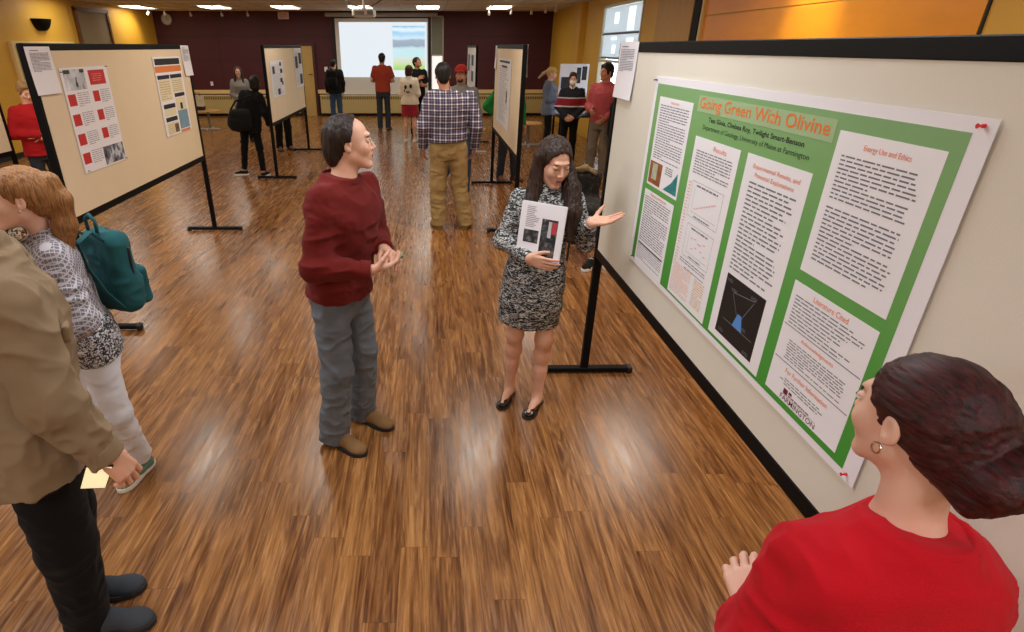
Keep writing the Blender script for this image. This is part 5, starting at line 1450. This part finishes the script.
# 10 --- man in black behind, head tilted up
person((-.24, 15.2), (.35, -.9), 1.78, 'man in black with his head tilted up, behind the cream hoodie', dict(
    skin=S_t, hair='short', hairm=H_black, lod=FAR, hyaw=.55, hpitch=-.45, J=dict(wrR=(.05, .17, 1.28), elR=(.25, .02, 1.14), wrL=(-.08, .18, 1.15)),
    top=dict(m=M_blackc, name='shirt', kind='tee', w=1.08, d=1.1, hem=-.15, sleeve=(.078, .07, .06)), legs=dict(m=M_jet), shoes=('boot', M_blackc, M_rub)))
# 11 --- red cap
def cap(X, m, parent, brimdir=1):
    T = X['T']; R = X['R']; hs = X['hs']
    E = lambda c, r: ell(T(c), V3(r) * hs, R)
    c = sdf_obj('cap_crown', [('u', E((0, -.018, .052), (.088, .108, .080)), 0), ('s', rbox(T((0, 0, -.03)), V3((.2, .2, .075)) * hs, .01, R), .004)], .006, m, parent)
    sdf_obj('cap_brim', [('u', E((0, brimdir * .115, .047), (.070, .065, .010)), 0)], .005, m, c)
b, J, X = person((.47, 8.75), (-.15, -1), 1.77, 'man in a red cap and grey hooded top behind the man in plaid', dict(
    skin=S_t, hair='short', hairm=H_dkbrown, brow=H_dkbrown, beard=H_brown, lod=MID, hyaw=-.05, W=dict(anL=(.56, 8.7, .09), anR=(.12, 8.8, .09)),
    top=dict(m=M_greyh, name='hooded_top', w=1.12, d=1.1, hem=-.15, sleeve=(.075, .065, .05), collar='roll'), legs=dict(m=M_blue, name='jeans'), shoes=('sneaker', M_blackc, M_wrub)))
cap(X, M_capred, b)
# 12 --- green shirt behind middle board
person((1.30, 9.78), (.4, -.9), 1.74, 'person in a green shirt mostly hidden behind the middle-distance board', dict(
    skin=S_t, hair='short', hairm=H_black, lod=MID, J=dict(elR=(.34, -.10, 1.16), wrR=(.16, .06, .98), anR=(.12, 0, .085), anL=(-.12, .06, .085)),
    top=dict(m=M_greens, name='green_shirt', w=1.12, d=1.12, hem=-.15, sleeve=(.080, .078, .055)), legs=dict(m=M_dkjean, name='jeans'), shoes=('boot', C_('brown_shoe', (0, 0, 0)), M_rub)))
# 13 --- cap + steel jacket, side view
b, J, X = person((2.50, 12.75), (1, -.15), 1.62, 'person in a beige cap and steel blue jacket standing sideways by the yellow wall', dict(
    fem=True, skin=S_l, hair='ponytail', hairm=H_pale, lod=FAR, locks=[((0, -.10, .03), (0, -.19, -.03), .035, .03), ((0, -.19, -.03), (0, -.26, -.13), .03, .02)], hpitch=.15, J=dict(wrR=(.10, .25, 1.1), wrL=(-.10, .25, 1.1)),
    top=dict(m=M_steel, name='jacket', w=1.18, d=1.15, hem=-.30, sleeve=(.07, .062, .05), grow=.015), legs=dict(m=M_jet), shoes=('boot', M_blackc, M_rub)))
cap(X, M_capbe, b)
# 14 --- striped sweater, mask
b, J, X = person((2.60, 11.2), (-.25, -1), 1.58, 'person in a white face mask and black sweater with a red band, hands clasped', dict(
    skin=S_l, hair='messy', hairm=H_brown, brow=H_brown, lod=MID, J=dict(elR=(.26, .0, 1.13), elL=(-.26, .0, 1.13), wrR=(.075, .17, .94), wrL=(-.075, .17, .94)),
    handR=dict(D=(.95, -.2, -.3), N=(0, 1, 0), curl=(.5, .5, .5, .5)), handL=dict(D=(-.95, -.2, -.3), N=(0, 1, 0), curl=(.5, .5, .5, .5)),
    top=dict(m=M_stripe, name='striped_sweater', w=1.10, d=1.1, hem=-.12, sleeve=(.072, .064, .05), grow=.012), legs=dict(m=M_jet), shoes=('boot', M_blackc, M_rub)))
T = X['T']; R = X['R']; hs = X['hs']
sdf_obj('face_mask', [('u', ell(T((0, .056, -.052)), V3((.062, .052, .052)) * hs, R), 0), ('s', rbox(T((0, -.03, -.05)), V3((.1, .06, .1)) * hs, .002, R), .003)], .006, mat('mask_white', (232, 230, 226), .8), b)
sdf_obj('shirt_collar', [('u', rc(T((-.045, .03, -.125)), T((-.015, .065, -.160)), .015, .012), 0), ('u', rc(T((.045, .03, -.125)), T((.015, .065, -.160)), .015, .012), 0)], .006, M_white, b)
# 15 --- pink sweater
person((2.80, 9.85), (-.60, -.80), 1.76, 'man with curly dark hair in a pink sweater and taupe trousers', dict(
    skin=S_t, hair='messy', hairm=H_black, brow=H_black, lod=MID, hyaw=-.5, hamp=.010, hfr=(60, 60, 60), J=dict(wrR=(.10, .22, 1.08), elR=(.24, .0, 1.13), wrL=(-.13, .16, .98)),
    top=dict(m=M_pink, name='pink_sweater', w=1.02, d=1.02, hem=-.10, sleeve=(.066, .058, .046)), legs=dict(m=M_taupe, r=(.092, .074, .066)), shoes=('boot', C_('sand_shoe', (186, 156, 116)), M_wrub)))
# black jacket hung over his arm
j = sdf_obj('draped_jacket', [('u', rbox((0, 0, 0), (.11, .07, .26), .06), 0), ('u', rbox((.03, .02, -.22), (.09, .05, .16), .05), .04)], .009, M_blackc, None, cloth_disp(.02, (7, 7, 5)))
j.location = (2.93, 9.50, .98); tag(j, 'black jacket draped over the arm of the man in pink', 'jacket')
# 16 --- young woman in grey, far left
person((-4.22, 14.2), (.25, -1), 1.60, 'young woman with long brown hair in a grey sweater at the far left', dict(
    fem=True, skin=S_l, hair='long', hairm=H_brown, lod=FAR, blocks=[((s * .07, -.02, .02), (s * .10, .05, -.26), .035, .025) for s in (-1, 1)] + [((0, -.08, 0), (0, -.1, -.25), .07, .05)], J=dict(wrR=(.04, .16, 1.05), wrL=(-.04, .16, 1.05)),
    top=dict(m=M_greyh, name='grey_sweater', w=1.15, d=1.1, hem=-.2, sleeve=(.066, .06, .048)), legs=dict(m=M_jet, r=(.082, .058, .045)), shoes=('boot', M_blackc, M_rub)))
# 17 --- person dressed in black, beside second board
person((-2.95, 10.18), (.15, 1), 1.62, 'person dressed all in black seen from behind at the second left board', dict(
    fem=True, skin=S_t, hair='bob', hairm=H_black, lod=MID, W=dict(head=(-2.79, 10.25, 1.47), neck=(-2.83, 10.21, 1.34)), J=dict(anR=(.17, -.05, .085), anL=(-.24, .05, .085), knR=(.13, 0, .5), knL=(-.17, .02, .5), shR=(.25, .0, 1.37), shL=(-.04, -.01, 1.41), elR=(.33, -.02, 1.12), elL=(-.16, -.03, 1.12), wrR=(.33, .07, .9), wrL=(-.2, .07, .9)),
    footL=(-1, -.25), footR=(.3, 1),
    top=dict(m=M_blackc, name='jacket', w=1.2, d=1.15, hem=-.30, sleeve=(.072, .066, .05), grow=.02), legs=dict(m=M_jet, r=(.085, .062, .052), end=.10), shoes=('sneaker', M_blackc, M_wrub)))
bg = empty('shoulder_bag', (-3.00, 9.90, .96)); tag(bg, 'large black shoulder bag carried by the person dressed in black', 'bag')
sdf_obj('bag_body', [('u', rbox((0, 0, -.02), (.17, .09, .16), .08), 0), ('u', ell((-.05, 0, -.06), (.17, .10, .14)), .05)], .01, M_blackc, bg, cloth_disp(.012, (7, 7, 7)))
MB().tube([(-.15, 0, .12), (-.05, 0, .26), (.20, 0, .34), (.30, 0, .28)], .014, 8).build('bag_strap', M_blackc, bg)
# 18 --- legs visible beneath the second board
person((-3.06, 12.95), (.5, -.8), 1.68, 'person hidden behind the second left board, only dark trousers and brown shoes showing', dict(
    skin=S_t, hair='short', hairm=H_black, lod=FAR, top=dict(m=M_blackc, name='jacket', hem=-.2), legs=dict(m=M_jet, r=(.1, .08, .075)), shoes=('boot', C_('brown_shoe', (0, 0, 0)), M_rub)))
# 19 --- fair-haired man in red behind the left board
person((-4.80, 7.52), (.72, -.70), 1.62, 'fair-haired man in a red jacket with folded arms behind the left board', dict(
    skin=S_l, hair='messy', hairm=H_sand, brow=H_sand, lod=MID, hpitch=.35, hyaw=.12, eyes='down', J=dict(elR=(.27, .02, 1.14), elL=(-.27, .02, 1.14), wrR=(.0, .19, 1.12), wrL=(-.0, .20, 1.08)),
    handR=dict(D=(-.9, -.6, 0), N=(-.6, .8, 0)), handL=dict(D=(-.6, .8, .1), N=(-.6, .8, 0)),
    top=dict(m=C_('red_jacket', (164, 26, 30)), name='red_jacket', w=1.10, d=1.08, hem=-.2, sleeve=(.074, .066, .05), grow=.014, bandm=C_('red_jacket', (0, 0, 0))), legs=dict(m=M_dkjean), shoes=('boot', M_blackc, M_rub)))

# ------------------------------------------------------------------ furniture and odd things
def pedestal(x, y, lab, z=.45, r=.30, group=None):
    t_ = empty('low_table', (x, y, 0)); tag(t_, lab, 'table')
    MB().lathe((0, 0, z), [(.001, 0), (r - .01, 0), (r, .008), (r, .022), (r - .01, .03), (.001, .03)], 28).build('tabletop', M_wood, t_)
    MB().lathe((0, 0, .02), [(.03, 0), (.03, z - .02)], 12).build('pedestal', M_grey, t_)
    MB().box((-.27, -.025, 0), (.27, .025, .03), .006).box((-.025, -.27, 0), (.025, .27, .03), .006).build('cross_base', mat('pale_metal', (200, 200, 198), .35, metal=.4), t_)
pedestal(-5.85, 16.5, 'low wooden pedestal table at the far left, seen past the end of the left board', r=.34)
pedestal(2.25, 13.6, 'low wooden pedestal table between the middle-distance board and the person in the cap')
pedestal(.95, 12.6, 'low wooden pedestal table just right of the man in the red cap', r=.26)
bb = empty('tote_bag', (-6.05, 16.5, .48)); tag(bb, 'cream and black tote bag standing on the far left low table', 'bag')
sdf_obj('bag_body', [('u', rbox((0, 0, .17), (.15, .07, .17), .04), 0)], .011, mat_bands('tote_two_tone', [(0, (30, 30, 32)), (.25, (30, 30, 32)), (.3, (206, 192, 160)), (.8, (190, 176, 150))], axis=2, lo=0, hi=.35, interp='LINEAR', noise=.1), bb, cloth_disp(.008))
MB().tube([(-.07, 0, .32), (-.05, 0, .43), (.05, 0, .43), (.07, 0, .32)], .008, 8).build('bag_handle', M_blackc, bb)
# black table with the standing display panel
tb = empty('side_table', (3.15, 13.0, 0)); tag(tb, 'black table by the bright window holding a display panel', 'table')
MB().box((-.45, -.38, .68), (.45, .38, .71), .006).build('tabletop', M_black, tb)
for sx in (-1, 1):
    for sy in (-1, 1): MB().box((sx * .40 - .02, sy * .33 - .02, 0), (sx * .40 + .02, sy * .33 + .02, .68), .003).build('leg', M_black, tb)
dp = empty('standing_poster', (3.05, 13.12, .71)); tag(dp, 'white poster panel with dark photographs standing on the table behind the masked person', 'poster')
MB().box((-.30, -.015, 0), (.30, .015, .97), .004).build('panel', M_paper, dp)
mb = MB()
for a0, b0, a1, b1 in ((-.26, .50, .0, .72), (.05, .6, .14, .9), (.16, .66, .26, .92), (.08, .25, .26, .5)): MB().box((a0, -.0165, b0), (a1, -.0155, b1)).build('dark_photograph', mat('pic_dark', (0, 0, 0)), dp)

MB().box((-.30, .015, 0), (-.28, .16, .3)).box((.28, .015, 0), (.30, .16, .3)).build('stand', M_paper, dp)
cs = empty('teal_case', (3.42, 12.75, .71)); tag(cs, 'dark teal case on the black table by the window', 'case')
MB().box((-.09, -.14, 0), (.09, .14, .22), .03).build('case_body', mat('dark_teal', (20, 56, 62), .5), cs); MB().tube([(0, -.05, .22), (0, -.04, .26), (0, .04, .26), (0, .05, .22)], .008, 8).build('case_handle', M_blackm, cs)
# chair with a dark floral coat, sneakers beneath
M_floral = mat_noise2('dark_floral_cloth', [(.45, (12, 13, 14)), (.58, (24, 28, 26)), (.68, (70, 74, 62)), (.76, (110, 92, 60))], 26, 3, dist=1.5)
ch = empty('chair', (1.62, 5.95, 0), .15); tag(ch, 'black chair behind the far end of the near board under a dark floral coat', 'chair')
MB().box((-.21, -.21, .42), (.21, .21, .46), .015).build('seat', M_blackc, ch); MB().box((-.21, .19, .50), (.21, .22, .80), .012).build('backrest', M_blackc, ch)
for sx in (-1, 1):
    MB().tube([(sx * .19, -.18, .42), (sx * .21, -.20, 0)], .012, 8).build('leg', M_blackm, ch); MB().tube([(sx * .20, .205, .80), (sx * .19, .20, .42), (sx * .21, .23, 0)], .012, 8).build('leg', M_blackm, ch)
co = sdf_obj('floral_coat', [('u', rbox((0, .20, .22), (.24, .05, .16), .05), 0), ('u', rbox((0, .0, .06), (.23, .24, .07), .06), .06), ('u', rbox((-.05, -.22, -.08), (.18, .05, .18), .05), .06)], .009, M_floral, None, cloth_disp(.018, (7, 7, 7)))
co.location = (1.62, 5.95, .45); co.rotation_euler = (0, 0, .15); tag(co, 'dark floral coat heaped on the chair behind the near board', 'coat')
sf = sdf_obj('gold_scarf', [('u', rc((-.07, 0, 0), (.02, .02, .01), .022, .030), 0), ('u', rc((.02, .02, .01), (.12, -.03, -.03), .030, .022), .02)], .008, mat('gold_scarf_cloth', (122, 104, 70), .8), None, cloth_disp(.014, (14, 14, 14)))
sf.location = (1.62, 6.13, .855); tag(sf, 'muted gold scarf on top of the chair with the floral coat', 'scarf')
def loose_shoe(x, y, ang_, lab):
    r = empty('sneaker', (x, y, 0)); r.rotation_euler = (0, 0, ang_); tag(r, lab, 'shoe')
    o = shoe((0, 0, 0), (0, 1, 0), 1.0, 'sneaker', M_blackc, M_wrub, r); o.name = 'upper'
loose_shoe(1.66, 5.55, 2.5, 'black sneaker with a white sole by the coat-covered chair, nearer of two')
loose_shoe(1.86, 5.62, 2.7, 'black sneaker with a white sole by the coat-covered chair, farther of two')
